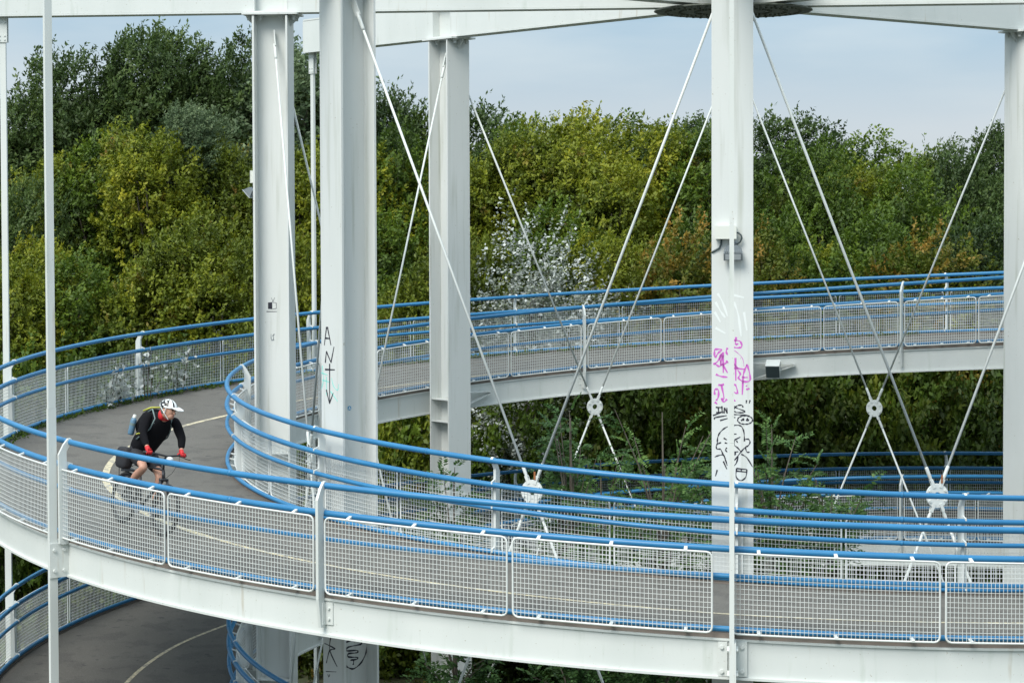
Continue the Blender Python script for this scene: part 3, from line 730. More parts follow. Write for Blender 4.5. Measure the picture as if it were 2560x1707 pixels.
def trunk_mesh(name, c, H, R, base=-9., r0=.13):
    m = MB(); top = np.array([0, 0, H*.6])
    m.tube([(0, 0, base), (.05, .02, base*.5), (-.04, .03, 0), (.05, -.02, H*.35), top], [r0*1.25, r0, r0*.85, r0*.6, r0*.2], 7)
    for q in c:
        s = np.array([0, 0, max(.0, q[2]*.45)]); mid = s*.45+q*.55+np.array([0, 0, -.15])
        m.tube([s, mid, q], [r0*.42, r0*.28, r0*.1], 5)
    me_o = m.build(name, BARK); me = me_o.data; bpy.data.objects.remove(me_o); return me
PROTO = {}
def proto(key, matl, H, R, **kw):
    me, c, lr = crown_mesh('crown_'+key, matl, R=R, H=H, **kw)
    PROTO[key] = (me, trunk_mesh('trunk_'+key, c, H, R), H, R)
for i in range(4): proto('olive%d' % i, LF_OLIVE, 4.8, 1.55, nsprig=1150, lps=24, ls=.098, wd=.58, slen=.46, upb=1.0, spiky=.25, nlobe=13)
for i in range(2): proto('green%d' % i, LF_GREEN, 4.8, 1.55, nsprig=1150, lps=24, ls=.098, wd=.58, slen=.46, upb=1.0, spiky=.25, nlobe=13)
for i in range(3): proto('dark%d' % i, LF_DARK, 4.8, 1.7, nsprig=1400, lps=25, ls=.105, wd=.5, slen=.5, spiky=.25, wind=.45, nlobe=15)
proto('silver0', LF_SILV, 4., 1.35, nsprig=900, lps=24, ls=.10, wd=.5, slen=.5, spiky=.3, wind=.5, nlobe=14)
proto('white0', LF_WHITE, 5.2, 2.1, nsprig=520, lps=24, ls=.088, wd=.7, slen=1.0, spiky=.8, nlobe=16, upb=1.5)
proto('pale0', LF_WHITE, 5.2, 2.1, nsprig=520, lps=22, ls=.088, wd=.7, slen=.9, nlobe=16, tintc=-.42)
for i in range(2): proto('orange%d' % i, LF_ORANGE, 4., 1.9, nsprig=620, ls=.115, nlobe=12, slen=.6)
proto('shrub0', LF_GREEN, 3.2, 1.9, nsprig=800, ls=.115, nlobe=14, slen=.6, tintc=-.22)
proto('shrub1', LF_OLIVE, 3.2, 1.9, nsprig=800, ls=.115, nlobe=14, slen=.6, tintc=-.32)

def at(px, D):               # world x for a photo column at depth D
    v = ray(px, 700); t = D/v[1]; return v[0]*t
def tree(key, px, topy, D, H, Rr, label, group, rz=None, cat='tree', name='broadleaf_tree'):
    cme, tme, h0, r0 = PROTO[key]
    x = at(px, D); yw = D-32.; ztop = (537.8-topy)/FPX*D
    g = gz(x, yw); sz = H/h0; sr = Rr/r0
    zb = ztop-H
    root = empty(name, (x, yw, g-.1)); tag(root, label, cat, group)
    c = bpy.data.objects.new('crown', cme); COL.objects.link(c); c.parent = root
    rot = rng.uniform(-.6, .6) if rz is None else rz
    c.location = (0, 0, zb-(g-.1)); c.scale = (sr, sr, sz); c.rotation_euler = (0, 0, rot)
    t = bpy.data.objects.new('trunk', tme); COL.objects.link(t); t.parent = root
    t.location = c.location; t.rotation_euler = (0, 0, rot); t.scale = (sr, sr, sz)
    return root
ORD = ['first', 'second', 'third', 'fourth', 'fifth', 'sixth', 'seventh', 'eighth', 'ninth', 'tenth', 'eleventh', 'twelfth', 'thirteenth', 'fourteenth', 'fifteenth',
       'sixteenth', 'seventeenth', 'eighteenth', 'nineteenth', 'twentieth', 'twenty-first', 'twenty-second', 'twenty-third', 'twenty-fourth']
def where(px):
    for lim, t in ((125, 'at the left edge'), (620, 'left of leftmost column'), (800, 'behind leftmost column'), (960, 'behind wide column'), (1180, 'by the plain column'),
                   (1760, 'left of graffiti column'), (1900, 'behind graffiti column'), (2480, 'right of graffiti column'), (9999, 'at the right edge')):
        if px < lim: return t
LOOK = {'olive': 'olive yellow tree', 'green': 'mid green tree', 'dark': 'dark windblown tree', 'silver': 'silvery green tree', 'white': 'white-leaved poplar', 'orange': 'orange autumn bush'}
def row(lst, D0, rname, group):
    lst = sorted(lst)
    for i, q in enumerate(lst):
        px, ty, key, H, Rr = q[:5]; D = D0+(q[5] if len(q) > 5 else rng.uniform(-1.6, 1.6))
        if D0 > 55 and px > 900: ty += 16
        if key[0] != 'w':
            H *= .86*rng.uniform(.92, 1.1); Rr *= (.80 if D0 > 55 else .68)*rng.uniform(.85, 1.15); ty += (0 if D0 > 55 else rng.uniform(-38, 45)); px += rng.uniform(-14, 14)
        kd = ''.join(ch for ch in key if not ch.isdigit())
        tree(key, px, ty, D, H, Rr, '%s, %s from left in %s, %s' % (LOOK[kd], ORD[i], rname, where(px)), group)
BACK = [(20, 260, 'dark0', 6, 2.4), (95, 225, 'dark1', 6, 2.2), (190, 135, 'dark2', 7, 2.6), (300, 78, 'dark0', 7.5, 2.8), (410, 72, 'dark1', 7.5, 2.8), (510, 105, 'dark2', 7, 2.3),
        (610, 85, 'dark0', 7, 2.4), (730, 120, 'silver0', 7, 2.6), (860, 185, 'dark2', 7, 2.4), (975, 222, 'dark1', 7, 2.2), (1080, 268, 'green0', 6.5, 2.2), (1200, 258, 'dark1', 6.5, 2.2),
        (1330, 290, 'green1', 6, 2.1), (1440, 272, 'olive0', 6, 2.3), (1560, 292, 'green0', 6, 2.2), (1670, 290, 'dark0', 6, 2.1), (1790, 292, 'green1', 6, 2.3), (1910, 290, 'dark1', 6, 2.2),
        (2060, 296, 'dark2', 6, 2.4), (2180, 335, 'green0', 5.6, 2.2), (2300, 385, 'olive2', 5.5, 2.2), (2440, 315, 'dark0', 6, 2.4), (2570, 315, 'dark1', 6, 2.4)]
row(BACK, 58, 'back row', 'trees in the back row')
MID = [(30, 420, 'dark0', 6, 2.3), (140, 400, 'olive0', 6, 2.3), (260, 350, 'green0', 6, 2.4), (385, 330, 'olive1', 6, 2.4), (470, 262, 'silver0', 3.4, 1.6, 1.), (540, 360, 'olive2', 6, 2.2), (640, 330, 'olive3', 6, 2.3),
       (770, 400, 'olive0', 6, 2.3), (900, 380, 'olive1', 6, 2.3), (1010, 350, 'green0', 6, 2.2), (1130, 400, 'olive2', 6, 2.3), (1260, 345, 'olive3', 6, 2.4), (1390, 330, 'olive0', 6, 2.4), (1520, 360, 'olive1', 6, 2.3),
       (1640, 350, 'olive2', 6, 2.3), (1780, 370, 'green0', 6, 2.2), (1900, 440, 'olive3', 5.5, 2.3), (2040, 400, 'green1', 6, 2.4), (2170, 430, 'olive1', 6, 2.2), (2300, 455, 'green0', 6, 2.3), (2430, 430, 'dark2', 6, 2.2), (2550, 430, 'dark0', 6, 2.3)]
row(MID, 52.5, 'middle row', 'trees in the middle row')
FRONT = [(10, 640, 'olive1', 5.5, 2.0), (110, 600, 'olive2', 6, 2.1), (230, 640, 'green0', 6, 2.1), (340, 560, 'olive3', 6, 2.3), (460, 570, 'olive0', 6, 2.2), (570, 610, 'olive1', 6, 2.1), (690, 560, 'olive2', 6, 2.1),
         (820, 590, 'olive0', 6, 2.1), (940, 520, 'green1', 6, 2.2), (1050, 640, 'olive3', 6, 2.1), (1180, 560, 'olive1', 6, 2.1, .8), (1400, 540, 'green0', 6, 2.2, .9), (1530, 570, 'olive2', 6, 2.1), (1640, 590, 'olive0', 6, 2.0),
         (1760, 600, 'green0', 6, 2.1), (1960, 520, 'green1', 6, 2.2), (2090, 590, 'olive1', 6, 2.1), (2210, 570, 'green0', 6, 2.1), (2340, 620, 'olive3', 6, 2.0), (2460, 560, 'dark1', 6, 2.1), (2570, 580, 'green0', 6, 2.1)]
row(FRONT, 47.5, 'front row', 'trees in the front row')
# bushes of their own colour
tree('white0', 1325, 545, 45.2, 4.4, 2.1, 'white-leaved poplar glowing pale behind the railing, right of the plain back column', None, name='poplar_tree')
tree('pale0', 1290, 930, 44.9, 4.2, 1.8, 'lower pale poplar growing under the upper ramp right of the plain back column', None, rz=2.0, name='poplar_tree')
for (px, ty, D, H, Rr, lb) in [(1700, 555, 46.0, 3.6, 1.5, 'orange and rust autumn bush just left of the graffiti column'), (1900, 640, 46.0, 3.2, 1.4, 'orange autumn bush just right of the graffiti column'),
                               (1860, 570, 46.6, 3.2, 1.3, 'orange autumn bush half hidden behind the graffiti column'),
                               (2320, 575, 46.0, 3.4, 1.5, 'orange brown autumn bush behind the railing near the right edge')]:
    tree('orange%d' % (px % 2), px, ty, D, H, Rr, lb, None, name='autumn_bush', cat='bush')
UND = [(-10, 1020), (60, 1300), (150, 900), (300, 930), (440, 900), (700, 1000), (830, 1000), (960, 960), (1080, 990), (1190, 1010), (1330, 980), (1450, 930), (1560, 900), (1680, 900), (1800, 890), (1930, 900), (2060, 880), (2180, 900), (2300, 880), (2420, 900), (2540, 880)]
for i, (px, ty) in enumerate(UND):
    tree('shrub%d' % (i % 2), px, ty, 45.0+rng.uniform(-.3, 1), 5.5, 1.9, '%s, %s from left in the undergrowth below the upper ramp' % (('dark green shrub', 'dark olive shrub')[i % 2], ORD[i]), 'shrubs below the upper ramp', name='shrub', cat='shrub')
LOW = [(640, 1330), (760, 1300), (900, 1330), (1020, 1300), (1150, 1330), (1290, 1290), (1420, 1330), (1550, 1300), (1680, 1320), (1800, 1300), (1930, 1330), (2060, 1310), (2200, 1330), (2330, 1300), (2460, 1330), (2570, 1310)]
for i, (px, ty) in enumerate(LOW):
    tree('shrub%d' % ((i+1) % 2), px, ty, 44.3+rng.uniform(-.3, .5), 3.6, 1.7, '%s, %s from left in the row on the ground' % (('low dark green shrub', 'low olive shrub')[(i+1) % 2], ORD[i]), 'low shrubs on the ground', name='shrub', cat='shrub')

# young ash trees inside the ring: arching stems with feathered leaves
def ash_mesh(name, H, R, nst=26, seedtint=0.):
    Pn, Dn, Sn, Tn = [], [], [], []; m = MB()
    for s in range(nst):
        a = rng.uniform(0, 2*math.pi); z0 = rng.uniform(.15, .95)*H; rr = R*rng.uniform(.35, 1.)*(1-.45*z0/H)
        p0 = np.array([0, 0, z0*.7]); p2 = np.array([rr*math.cos(a), rr*math.sin(a), z0+rng.uniform(.1, .5)])
        m.tube([p0, (p0+p2)/2+np.array([0, 0, .15]), p2], [.018, .012, .005], 5)
        for q in range(11):                  # feathered leaves along the branch
            f = .3+.7*q/10; b = p0*(1-f)+p2*f+np.array([0, 0, .15*4*f*(1-f)*.5])
            ld = unit(np.array([math.cos(a), math.sin(a), .5])+rng.normal(size=3)*.75); L_ = rng.uniform(.28, .46)
            sdv = unit(np.cross(ld, np.array([0, 0, 1.])+rng.normal(size=3)*.3)); tt = rng.random()
            for j in range(8):
                g = .15+.85*j/7; bp_ = b+ld*L_*g-np.array([0, 0, .18*g*g*L_])
                for sg in (-1, 1):
                    Pn.append(bp_); Dn.append(unit(sdv*sg+ld*.55+rng.normal(size=3)*.12)); Sn.append(.105*(1.1-.5*g)); Tn.append(.5*tt+.5*rng.random()+seedtint)
    m.tube([(0, 0, -.3), (.03, .02, H*.5), (0, .04, H)], [.05, .035, .008], 6)
    st = m.build('x', BARK); sm = st.data; bpy.data.objects.remove(st)
    return build_leaves(name, np.array(Pn), np.array(Dn), np.array(Sn), .45, np.clip(np.array(Tn), 0, 1), LF_ASH), sm
for (px, ty, D, H, R, lb) in [(1655, 1030, 32.5, 5.6, 1.35, 'young dark green ash tree inside the ring, left of the graffiti column'),
                              (1930, 1075, 33.5, 4.9, 1.2, 'young leafy tree inside the ring, right of the graffiti column'),
                              (1425, 1045, 31.5, 5.2, .8, 'slim light green sapling inside the ring behind the front node plate'),
                              (1500, 1150, 34, 4.4, 1.1, 'low bushy ash sapling inside the ring under the far node plate'),
                              (1790, 1165, 34.5, 4.6, 1.3, 'bushy ash sapling inside the ring directly behind the graffiti column'),
                              (2080, 1215, 33.0, 4.0, 1.1, 'lowest ash sapling inside the ring, below the right node plates'),
                              (1130, 1195, 31.5, 4.2, .7, 'thin reddish tipped sapling inside the ring beside the plain back column')]:
    x = at(px, D); zt = (537.8-ty)/FPX*D; g = -9.65; Ht = zt-g
    root = empty('ash_sapling', (x, D-32, g)); tag(root, lb, 'sapling', 'saplings inside the ring')
    cm, sm = ash_mesh('ash', H, R, nst=int(34*R)+16)
    for nm, me in (('crown', cm), ('trunk', sm)):
        o = bpy.data.objects.new(nm, me); COL.objects.link(o); o.parent = root; o.location = (0, 0, Ht-H)
    m = MB(); m.tube([(0, 0, 0), (.04, 0, (Ht-H)*.5), (0, 0, Ht-H+.0)], [.07, .06, .05], 7); m.build('stem', BARK, root)
# pale poplar shoots poking through the far left railing
def shoot(th, r, h, nl, label):
    z = zr(th)-1.45; b = P3(r, th, z); root = empty('poplar_shoot', tuple(b)); tag(root, label, 'shoot', 'poplar shoots at the left railing')
    m = MB(); P_, D_, S_, T_ = [], [], [], []
    for s in range(4):
        dx = unit(-er(th)*rng.uniform(.05, .35)+et(th)*rng.uniform(-.5, .5)+np.array([0, 0, 1.])); hh = h*rng.uniform(.6, 1)
        m.tube([(0, 0, -.6), dx*hh*.5, dx*hh], [.012, .009, .003], 5)
        for j in range(nl):
            f = rng.uniform(.35, 1); P_.append(dx*hh*f+rng.normal(size=3)*.085); D_.append(unit(rng.normal(size=3)+np.array([0, 0, .2]))); S_.append(rng.uniform(.07, .12)); T_.append(rng.uniform(.7, 1))
    me = build_leaves('shoot_leaves', np.array(P_), np.array(D_), np.array(S_), .8, np.array(T_), LF_WHITE)
    o = bpy.data.objects.new('leaves', me); COL.objects.link(o); o.parent = root; m.build('stem', BARK, root)
shoot(107.5, 10.90, .95, 30, 'pale poplar shoot left of the railing post above the cyclist, the fullest one')
shoot(110.0, 10.90, 1.05, 34, 'pale poplar shoot close to the railing post above the cyclist')
shoot(113.5, 10.90, 1.25, 16, 'tall thin pale poplar shoot just right of the railing post')
shoot(118.0, 10.90, 1.15, 20, 'pale poplar shoot above the cyclist helmet, rightmost at the railing')

P_, D_, S_, T_ = [], [], [], []
for q in range(5200):
    th = rng.uniform(62, 200); cl = math.sin(th*1.9)*math.sin(th*.7+1)+rng.normal()*.35
    if cl < .0 and rng.random() < .7: continue
    r = 10.775-abs(rng.normal())*.07; b = P3(r, th, zr(th)-1.172)+np.array([0, 0, rng.uniform(0, .05)])
    P_.append(b); D_.append(unit(rng.normal(size=3)+np.array([0, 0, .9]))); S_.append(rng.uniform(.02, .075)); T_.append(rng.uniform(0, .8))
me = build_leaves('edge_weeds', np.array(P_), np.array(D_), np.array(S_), .6, np.array(T_), LF_GREEN)
o = bpy.data.objects.new('edge_weeds', me); COL.objects.link(o); tag(o, 'moss and small weeds along the outer edge of the asphalt', 'weeds', kind='stuff')

# ------------------------------------------------------------------ cyclist and bicycle
BLACKF = mat('black_jacket', (.008, .008, .010), .95, spec=.15, bump=(40, .3)); SHORTS = mat('black_shorts', (.018, .018, .022), .8)
SKIN = mat('skin', (.50, .27, .19), .55); RED = mat('red_fabric', (.55, .02, .025), .6); HELW = mat('helmet_white', (.75, .77, .77), .3); HELB = mat('helmet_black', (.02, .02, .022), .35)
YEL = mat('yellow_trim', (.42, .42, .06), .6); BLUB = mat('blue_grey_bottle', (.10, .20, .30), .4); TYRE = mat('tyre_rubber', (.02, .02, .02), .8); FRM = mat('bike_frame_black', (.03, .03, .035), .35, .3)
ALU = mat('aluminium', (.5, .5, .5), .3, .9); REFL = mat('pale_grey_trim', (.16, .22, .22), .5); HAIR = mat('grey_hair', (.12, .11, .10), .8); EYE = mat('eye_dark', (.02, .02, .02), .3); LIP = mat('lips', (.35, .12, .10), .5)
SCL = .94; HANG = R_(-46); LEAN = R_(-9)
from mathutils import Euler
EU = Euler((LEAN, R_(3.3), HANG)); MR = np.array(EU.to_matrix())
rv = ray(414, 1137); zz_ = -2.8                      # handlebar centre stands over the deck here
bar = MR@np.array([.42, 0, 1.01])*SCL
for _ in range(60):
    q_ = CAMPOS+rv*(zz_/rv[2]); g_ = q_-bar; tq = math.degrees(math.atan2(-(g_[0]-CX), -g_[1]))
    fq = (math.hypot(g_[0]-CX, g_[1])-7.34)/3.435
    zz_ = .5*zz_+.5*((zi(tq)*(1-fq)+zr(tq)*fq)-1.168+bar[2]+.0)
orig = q_-bar
def bike_empty(name, dz=0.):
    o = empty(name, tuple(orig)); o.rotation_euler = EU; o.scale = (SCL,)*3; return o
bike = bike_empty('bicycle'); tag(bike, 'black bicycle ridden down the ramp, seen through the mesh panel', 'bicycle')
WR = .335
for (ux, nm) in ((-.44, 0), (.63, 1)):
    m = MB(); c = np.array([ux, 0, WR]); m.tube([c+np.array([(WR-.024)*math.cos(a), 0, (WR-.024)*math.sin(a)]) for a in np.linspace(0, 2*math.pi, 37)[:-1]], .024, 8, closed=True)
    wh = m.build('tyre', TYRE, smooth=True); whl = bpy.data.objects.new('wheel', None); bpy.data.objects.remove(whl)
    m = MB()
    for j in range(28):
        a = 2*math.pi*j/28; s = .028 if j % 2 else -.028
        m.tube([c+np.array([.02*math.cos(a+.9), s, .02*math.sin(a+.9)]), c+np.array([(WR-.05)*math.cos(a), 0, (WR-.05)*math.sin(a)])], .0014, 4, cap=False)
    m.tube([c-np.array([0, .045, 0]), c+np.array([0, .045, 0])], .02, 8)
    wo = m.build('wheel', FRM, bike); wh.parent = wo
    m = MB(); m.tube([c+np.array([(WR-.055)*math.cos(a), 0, (WR-.055)*math.sin(a)]) for a in np.linspace(0, 2*math.pi, 37)[:-1]], .012, 6, closed=True); m.build('rim', FRM, wo, True)
m = MB(); BB = (0, 0, .28); ST = (-.17, 0, .80); HT = (.42, 0, .82); HL = (.46, 0, .70)
for a, b, r in ((BB, ST, .016), (ST, HT, .016), (BB, HL, .021), (HL, HT, .019)): m.tube([a, b], r, 8)
for s in (-.06, .06):
    m.tube([(0, s*.6, .28), (-.44, s, WR)], .010, 6); m.tube([(-.15, s*.3, .76), (-.44, s, WR)], .009, 6)
m.build('frame', FRM, bike, True)
m = MB()
for s in (-.05, .05): m.tube([(.47, s, .70), (.50, s, .62), (.63, s, WR)], [.018, .018, .012], 8)
m.tube([(.47, -.06, .70), (.47, .06, .70)], .02, 8); m.build('fork', FRM, bike, True)
m = MB(); m.tube([(.42, 0, .82), (.40, 0, .95), (.47, 0, 1.00)], .016, 8); m.tube([(.40, -.30, 1.02), (.44, -.18, 1.02), (.47, 0, 1.0), (.44, .18, 1.02), (.40, .30, 1.02)], .0125, 8)
hb = m.build('handlebar', FRM, bike, True)
for s in (-1, 1):
    m = MB(); m.tube([(.402, s*.19, 1.02), (.395, s*.31, 1.02)], .017, 8); m.build('grip', TYRE, hb, True)
    m = MB(); m.tube([(.45, s*.2, 1.01), (.50, s*.26, .99), (.49, s*.33, .98)], .006, 5)
    m.tube([(.47, s*.17, 1.01), (.58, s*.12, .95), (.56, s*.05, .80), (.50, 0, .72)], .003, 4); m.build('brake_lever', FRM, hb, True)
m = MB(); m.lathe([(0, .05), (.03, .05), (.036, .02), (.03, -.03), (0, -.03)], (.53, 0, .97), (1, 0, 0), 12); m.build('headlight', HELW, bike, True)
m = MB(); m.tube([(-.17, 0, .80), (-.20, 0, .90)], .014, 8); m.prism([(-.15, -.07), (-.15, .07), (-.02, .04), (.13, .02), (.13, -.02), (-.02, -.04)], (-.22, 0, .92), (1, 0, 0), (0, 1, 0), (0, 0, 1), .022); m.build('saddle', TYRE, bike)
m = MB(); m.lathe([(0, -.004), (.085, -.004), (.085, .004), (0, .004)], (0, -.05, .28), (0, 1, 0), 20)
cra = R_(150)
CRK = np.array([.17*math.cos(cra), 0, .17*math.sin(cra)])
m.tube([(0, -.07, .28), (CRK[0], -.09, .28+CRK[2])], .012, 6); m.tube([(0, .07, .28), (-CRK[0], .09, .28-CRK[2])], .012, 6); ck = m.build('crankset', ALU, bike)
for s in (-1, 1):
    m = MB(); q = (CRK[0]*(-s), s*.14, .28-s*CRK[2]); m.box(q, (1, 0, 0), (0, 1, 0), (0, 0, 1), .045, .045, .012); m.build('pedal', TYRE, ck)
m = MB()
for s in (-.06, .06): m.tube([(-.25, s, .76), (-.62, s, .76), (-.46, s*1.3, WR)], .006, 5)
m.tube([(-.62, -.06, .76), (-.62, .06, .76)], .006, 5); m.build('rear_rack', FRM, bike)
m = MB(); m.prism([(-.60, -.01), (-.60, .06), (-.52, .07), (-.3, .05), (-.3, .03)], (0, 0, .66), (1, 0, 0), (0, 0, 1), (0, 1, 0), .03); m.build('mudguard', FRM, bike)

bag = bike_empty('rear_bag'); tag(bag, 'black bag strapped behind the cyclist on the bicycle rack', 'bag')
def rounded(m, c, h, ax=(1, 0, 0), az=(0, 0, 1), n=10, p=2.6):
    ax = np.array(ax, float); az = np.array(az, float); ay = np.cross(az, ax); vs = []; fs = []; k = n*2
    sgn = lambda v, e: math.copysign(abs(v)**e, v)
    for i in range(n+1):
        ph = -math.pi/2+math.pi*i/n
        for j in range(k):
            t = 2*math.pi*j/k; e = 2/p
            vs.append(np.array(c)+ax*h[0]*sgn(math.cos(ph), e)*sgn(math.cos(t), e)+ay*h[1]*sgn(math.cos(ph), e)*sgn(math.sin(t), e)+az*h[2]*sgn(math.sin(ph), e))
    for i in range(n):
        for j in range(k): fs.append((i*k+j, i*k+(j+1) % k, (i+1)*k+(j+1) % k, (i+1)*k+j))
    m.add(vs, fs)
m = MB(); rounded(m, (-.27, -.19, .86), (.14, .075, .14), p=4); rounded(m, (-.33, -.05, .86), (.10, .10, .07), p=4); m.build('body', SHORTS, bag, True)
m = MB(); m.box((-.27, -.266, .90), (1, 0, 0), (0, 1, 0), (0, 0, 1), .06, .003, .008); m.build('strip', REFL, bag)

def skinmesh(name, nodes, edges, matl, parent, root=0, sub=2):
    me = bpy.data.meshes.new(name); me.from_pydata([q[:3] for q in nodes], edges, []); o = bpy.data.objects.new(name, me); COL.objects.link(o)
    if parent is not None: o.parent = parent
    sk = o.modifiers.new('skin', 'SKIN'); sk.use_smooth_shade = True; sb = o.modifiers.new('sub', 'SUBSURF'); sb.levels = sub; sb.render_levels = sub
    for i, q in enumerate(nodes):
        r = q[3] if hasattr(q[3], '__len__') else (q[3], q[3]); me.skin_vertices[0].data[i].radius = r; me.skin_vertices[0].data[i].use_root = (i == root)
    me.materials.append(matl); return o
# joints in bicycle coordinates (x forward, y to the rider's left, z up)
HIP = (-.20, 0, 1.00); 
J = dict(pel=(-.20, 0, 1.00), wai=(-.08, 0, 1.14), che=(.10, 0, 1.31), nek=(.24, -.01, 1.45), hdb=(.29, -.015, 1.51), hdt=(.335, -.02, 1.63))
sho = {-1: (.13, -.20, 1.46), 1: (.19, .20, 1.43)}; elb = {-1: (.22, -.26, 1.23), 1: (.30, .26, 1.22)}; wri = {-1: (.37, -.245, 1.07), 1: (.38, .245, 1.07)}
hipj = {-1: (-.19, -.10, .97), 1: (-.19, .10, .97)}
kne = {-1: (.20, -.15, .80), 1: (.17, .12, .70)}; ank = {-1: (-.15, -.13, .50), 1: (.14, .12, .31)}; toe = {-1: (0.02, -.14, .36), 1: (.26, .13, .24)}
nodes = [(*J['pel'], (.08, .10)), (-.10, 0, 1.14, (.06, .08)), (.04, 0, 1.33, (.05, .07)), (*J['nek'], .055), (*J['hdb'], (.07, .065)), (*J['hdt'], (.095, .08))]
edges = [(0, 1), (1, 2), (2, 3), (3, 4), (4, 5)]
for s in (-1, 1):
    b = len(nodes); nodes += [(*sho[s], .045), (*elb[s], .040), (*wri[s], .028)]; edges += [(2, b), (b, b+1), (b+1, b+2)]
    b = len(nodes); nodes += [(*hipj[s], .072), (*kne[s], .060), (kne[s][0]*.55+ank[s][0]*.45-.02, kne[s][1], kne[s][2]*.6+ank[s][2]*.4, .056), (*ank[s], .036)]
    edges += [(0, b), (b, b+1), (b+1, b+2), (b+2, b+3)]
person = skinmesh('person', nodes, edges, SKIN, None)
person.scale = (SCL,)*3; person.location = bike.location; person.rotation_euler = bike.rotation_euler
tag(person, 'cyclist in black jacket, red gloves, red scarf and white visored helmet riding down the ramp', 'person')
# jacket and shorts: lofted trunk pieces with sleeves and legs growing out of them
def loft(name, secs, matl, parent, n=20, wob=.0):      # secs: centre, half depth, half width
    m = MB(); vs = []; K = len(secs)
    for i, (c, a, b) in enumerate(secs):
        c = np.array(c, float); t = np.array(secs[min(i+1, K-1)][0], float)-np.array(secs[max(i-1, 0)][0], float); t /= np.linalg.norm(t)
        lft = np.array([0, 1., 0]); fr = np.cross(lft, t); fr /= np.linalg.norm(fr)
        for j in range(n):
            q = 2*math.pi*j/n; k_ = 1+wob*math.sin(3*q+i*1.3)+wob*math.sin(7*q-i*2.1)*.6
            vs.append(c+(fr*a*math.copysign(abs(math.cos(q))**.85, math.cos(q))+lft*b*math.copysign(abs(math.sin(q))**.85, math.sin(q)))*k_)
    m.add(vs, [(i*n+j, i*n+(j+1) % n, (i+1)*n+(j+1) % n, (i+1)*n+j) for i in range(K-1) for j in range(n)]+[tuple(range(n))[::-1], tuple((K-1)*n+j for j in range(n))])
    o = m.build(name, matl, parent, True); sb = o.modifiers.new('sub', 'SUBSURF'); sb.levels = 1; sb.render_levels = 1; return o
jk = loft('jacket', [((-.21, 0, .97), .10, .14), ((-.20, 0, 1.00), .135, .165), ((-.14, 0, 1.08), .155, .17), ((-.06, 0, 1.17), .155, .175), ((.02, 0, 1.27), .155, .195),
                     ((.09, 0, 1.36), .145, .21), ((.16, 0, 1.43), .12, .175), ((.21, -.005, 1.47), .085, .11), ((.225, -.01, 1.50), .055, .065)], BLACKF, person, wob=.018)
for s in (-1, 1):
    S0, E0, W0 = (np.array(v) for v in (sho[s], elb[s], wri[s]))
    skinmesh('sleeve', [(*(S0+np.array([-.03, -s*.07, -.03])), .075), (*S0, .082), (*(S0*.55+E0*.45), .070), (*(E0*1.12-S0*.12+np.array([-.012, 0, .03])), .060), (*(E0*.55+W0*.45), .050), (*(E0*.12+W0*.88), .040)],
             [(0, 1), (1, 2), (2, 3), (3, 4), (4, 5)], BLACKF, jk)
sh = loft('shorts', [((-.26, 0, .90), .07, .10), ((-.245, 0, .93), .115, .15), ((-.19, 0, 1.0), .14, .175), ((-.15, 0, 1.06), .13, .155)], SHORTS, person)
for s in (-1, 1):
    h, k_ = np.array(hipj[s]), np.array(kne[s])
    skinmesh('short_leg', [(*(h+np.array([-.02, 0, -.02])), .11), (*(h*.6+k_*.4), .104), (*(h*.22+k_*.78), .090)], [(0, 1), (1, 2)], SHORTS, sh)
for s in (-1, 1):
    a_, t_ = np.array(ank[s]), np.array(toe[s])
    skinmesh('shoe', [(*(a_+(-.03, 0, -.055)), .042), (*(a_+(.0, 0, -.01)), .045), (*(a_*.5+t_*.5+(0, 0, -.035)), .045), (*(t_+(0, 0, -.01)), .036)], [(1, 0), (1, 2), (2, 3)], TYRE, person, root=1)
    skinmesh('sock', [(*(a_+(0, 0, .0)), .045), (*(a_+(np.array(kne[s])-a_)*.28), .048)], [(0, 1)], SHORTS, person)
    w0 = np.array(wri[s]); pb = w0+np.array([.02, 0, -.012]); palm = np.array([.405, w0[1], 1.045])
    gl = skinmesh('glove', [(*(w0-(.03, 0, -.02)), .034), (*pb, (.03, .036)), (*palm, (.022, .042))], [(0, 1), (1, 2)], RED, person, root=1)
    for q in range(4):
        y = w0[1]+(q-1.5)*.021; ln = (.9, 1., .96, .8)[q]
        skinmesh('finger', [(.405, y, 1.046, .0105), (.405+.035*ln, y, 1.046, .0105), (.405+.042*ln, y, 1.018, .0098), (.405+.014*ln, y, .998, .009)], [(0, 1), (1, 2), (2, 3)], RED, gl, sub=1)
    yi = w0[1]-s*.03
    skinmesh('thumb', [(.385, yi, 1.045, .012), (.392, yi-s*.025, 1.032, .011), (.41, yi-s*.032, 1.008, .010)], [(0, 1), (1, 2)], RED, gl, sub=1)
# head details: nearly facing forward, turned a little to the rider's left (right in the photo)
HC = np.array([.345, -.018, 1.575]); ha = .38; hf = np.array([math.cos(ha), math.sin(ha), -.05]); hf /= np.linalg.norm(hf); hl_ = np.array([-math.sin(ha), math.cos(ha), 0]); hu = np.cross(hf, hl_)
m = MB(); rounded(m, HC, (.096, .074, .115), hf, hu, n=14, p=2.15); rounded(m, HC+hf*.045-hu*.065, (.05, .05, .05), hf, hu, p=2.2)
m.prism([(0, .018), (.03, -.028), (.022, -.036), (0, -.036)], HC+hf*.088-hu*.005, hf, hu, hl_, .012)
for s in (-1, 1): rounded(m, HC+hl_*s*.076-hf*.01-hu*.01, (.018, .008, .03), hf, hu, n=8, p=2)
m.build('face', SKIN, person, True)
m = MB()
for s in (-1, 1): rounded(m, HC+hf*.088+hl_*s*.031+hu*.012, (.009, .014, .008), hf, hu, n=8, p=2)
m.build('eye', EYE, person, True)
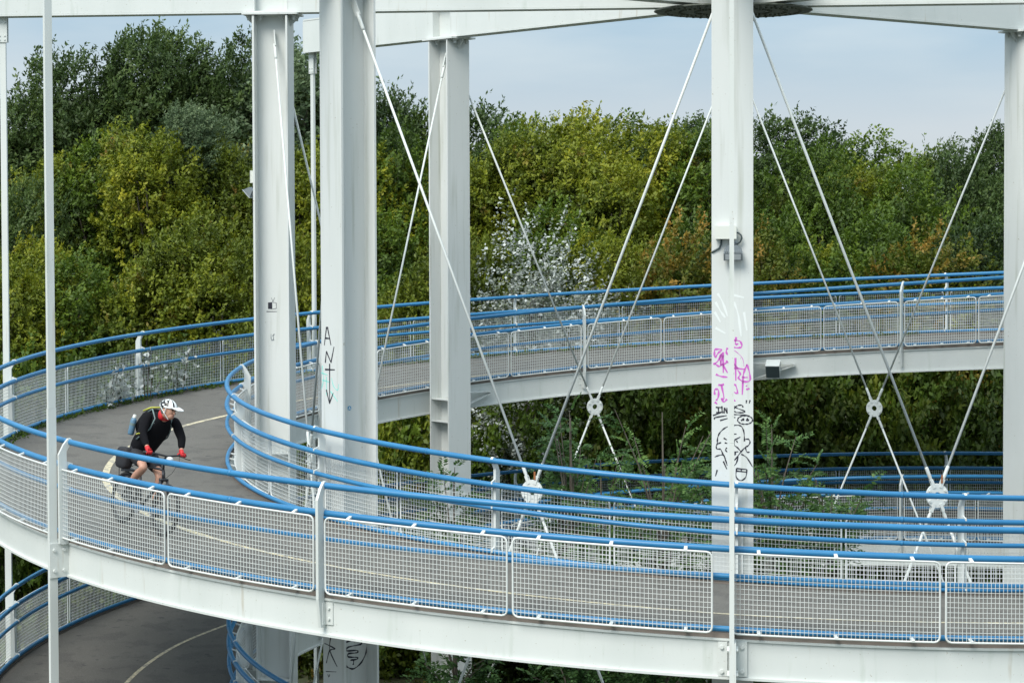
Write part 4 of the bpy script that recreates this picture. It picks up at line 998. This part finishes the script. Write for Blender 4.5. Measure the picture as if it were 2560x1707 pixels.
m = MB(); rounded(m, HC+hf*.094-hu*.062, (.006, .024, .006), hf, hu, n=8, p=2); m.build('mouth', LIP, person, True)
m = MB(); rounded(m, HC-hf*.02+hu*.0, (.092, .080, .09), hf, hu, n=12, p=2.1); m.build('hair', HAIR, person, True)
# helmet: half shell with vents, visor, chin strap
m = MB(); n1, k1 = 8, 24; vs = []
for i in range(n1+1):
    ph = math.pi/2*i/n1
    for j in range(k1):
        t = 2*math.pi*j/k1; vs.append(HC+hu*(.03+.106*math.sin(ph))+hf*(.128*math.cos(ph)*math.cos(t)-.012)+hl_*.096*math.cos(ph)*math.sin(t))
for i in range(n1):
    for j in range(k1):
        m.mi = 1 if (j % 3 == 1 and 1 <= i <= 6) or (abs(j-12) < 7 and i < 5 and (i+j) % 3) or (i == 2 and j % 4 == 2) else 0
        m.add([vs[i*k1+j], vs[i*k1+(j+1) % k1], vs[(i+1)*k1+(j+1) % k1], vs[(i+1)*k1+j]], [(0, 1, 2, 3)])
hel = m.build('helmet', [HELW, HELB], person)
m = MB(); m.prism([(-.02, -.092), (.06, -.085), (.10, -.05), (.108, 0), (.10, .05), (.06, .085), (-.02, .092)], HC+hf*.105+hu*.048, unit(hf-hu*.22), hl_, hu, .004); m.build('visor', HELW, hel)
m = MB()
for s in (-1, 1): m.tube([HC+hl_*s*.098+hu*.03+hf*.03, HC+hl_*s*.085-hu*.045+hf*.01, HC+hl_*s*.03-hu*.115+hf*.045], .006, 5); m.tube([HC+hl_*s*.098+hu*.03-hf*.06, HC+hl_*s*.085-hu*.045+hf*.01], .006, 5)
m.build('chin_strap', HELW, hel)
m = MB(); rounded(m, (.245, -.012, 1.465), (.070, .078, .045), p=2.3); rounded(m, (.265, -.055, 1.50), (.055, .045, .070), p=2.2); m.build('scarf', RED, person, True)
m = MB(); m.box((.215, -.275, 1.225), unit(np.array(elb[-1])-np.array(sho[-1])), (0, 1, 0), np.cross(unit(np.array(elb[-1])-np.array(sho[-1])), (0, 1, 0)), .006, .064, .03); m.build('sleeve_mark', YEL, person)
m = MB()
for s in (-1, 1):
    m.tube([(.02, s*.12, 1.50), (.13, s*.125, 1.545), (.225, s*.12, 1.44), (.185, s*.15, 1.30), (.07, s*.19, 1.20), (-.06, s*.18, 1.13)], .010, 5)
m.tube([(.215, -.125, 1.38), (.235, 0, 1.37), (.215, .125, 1.38)], .008, 5)
bp = bike_empty('backpack'); tag(bp, 'black backpack with yellow trim worn on the cyclist back', 'backpack')
m.build('strap', REFL, bp, True)
bd = unit(np.array([.32, 0, .32]))
m = MB(); rounded(m, (-.10, 0, 1.36), (.235, .155, .10), ax=bd, az=unit(np.array([-.32, 0, .32])), p=2.6); m.build('body', BLACKF, bp, True)
m = MB(); m.tube([(-.05, -.15, 1.50), (.06, -.11, 1.56), (.09, 0, 1.575), (.06, .11, 1.56), (-.05, .15, 1.50)], .012, 6); m.build('trim', YEL, bp, True)
bo = bike_empty('bottle'); tag(bo, 'blue-grey drink bottle with pale cap in the side pocket of the backpack', 'bottle')
m = MB(); bt = unit(np.array([.12, 0, 1.])); m.lathe([(0, 0), (.038, .0), (.04, .02), (.04, .19), (.026, .22), (0, .22)], (-.21, -.19, 1.17), bt, 14); m.build('body', BLUB, bo, True)
m = MB(); m.lathe([(.041, .12), (.041, .155)], (-.21, -.19, 1.17), bt, 14); m.build('band', REFL, bo, True)
m = MB(); m.lathe([(.026, .222), (.02, .26), (0, .265)], (-.21, -.19, 1.17), bt, 12); m.build('cap', CREAM, bo, True)

SC.render.engine = 'CYCLES'
SC.cycles.use_denoising = True
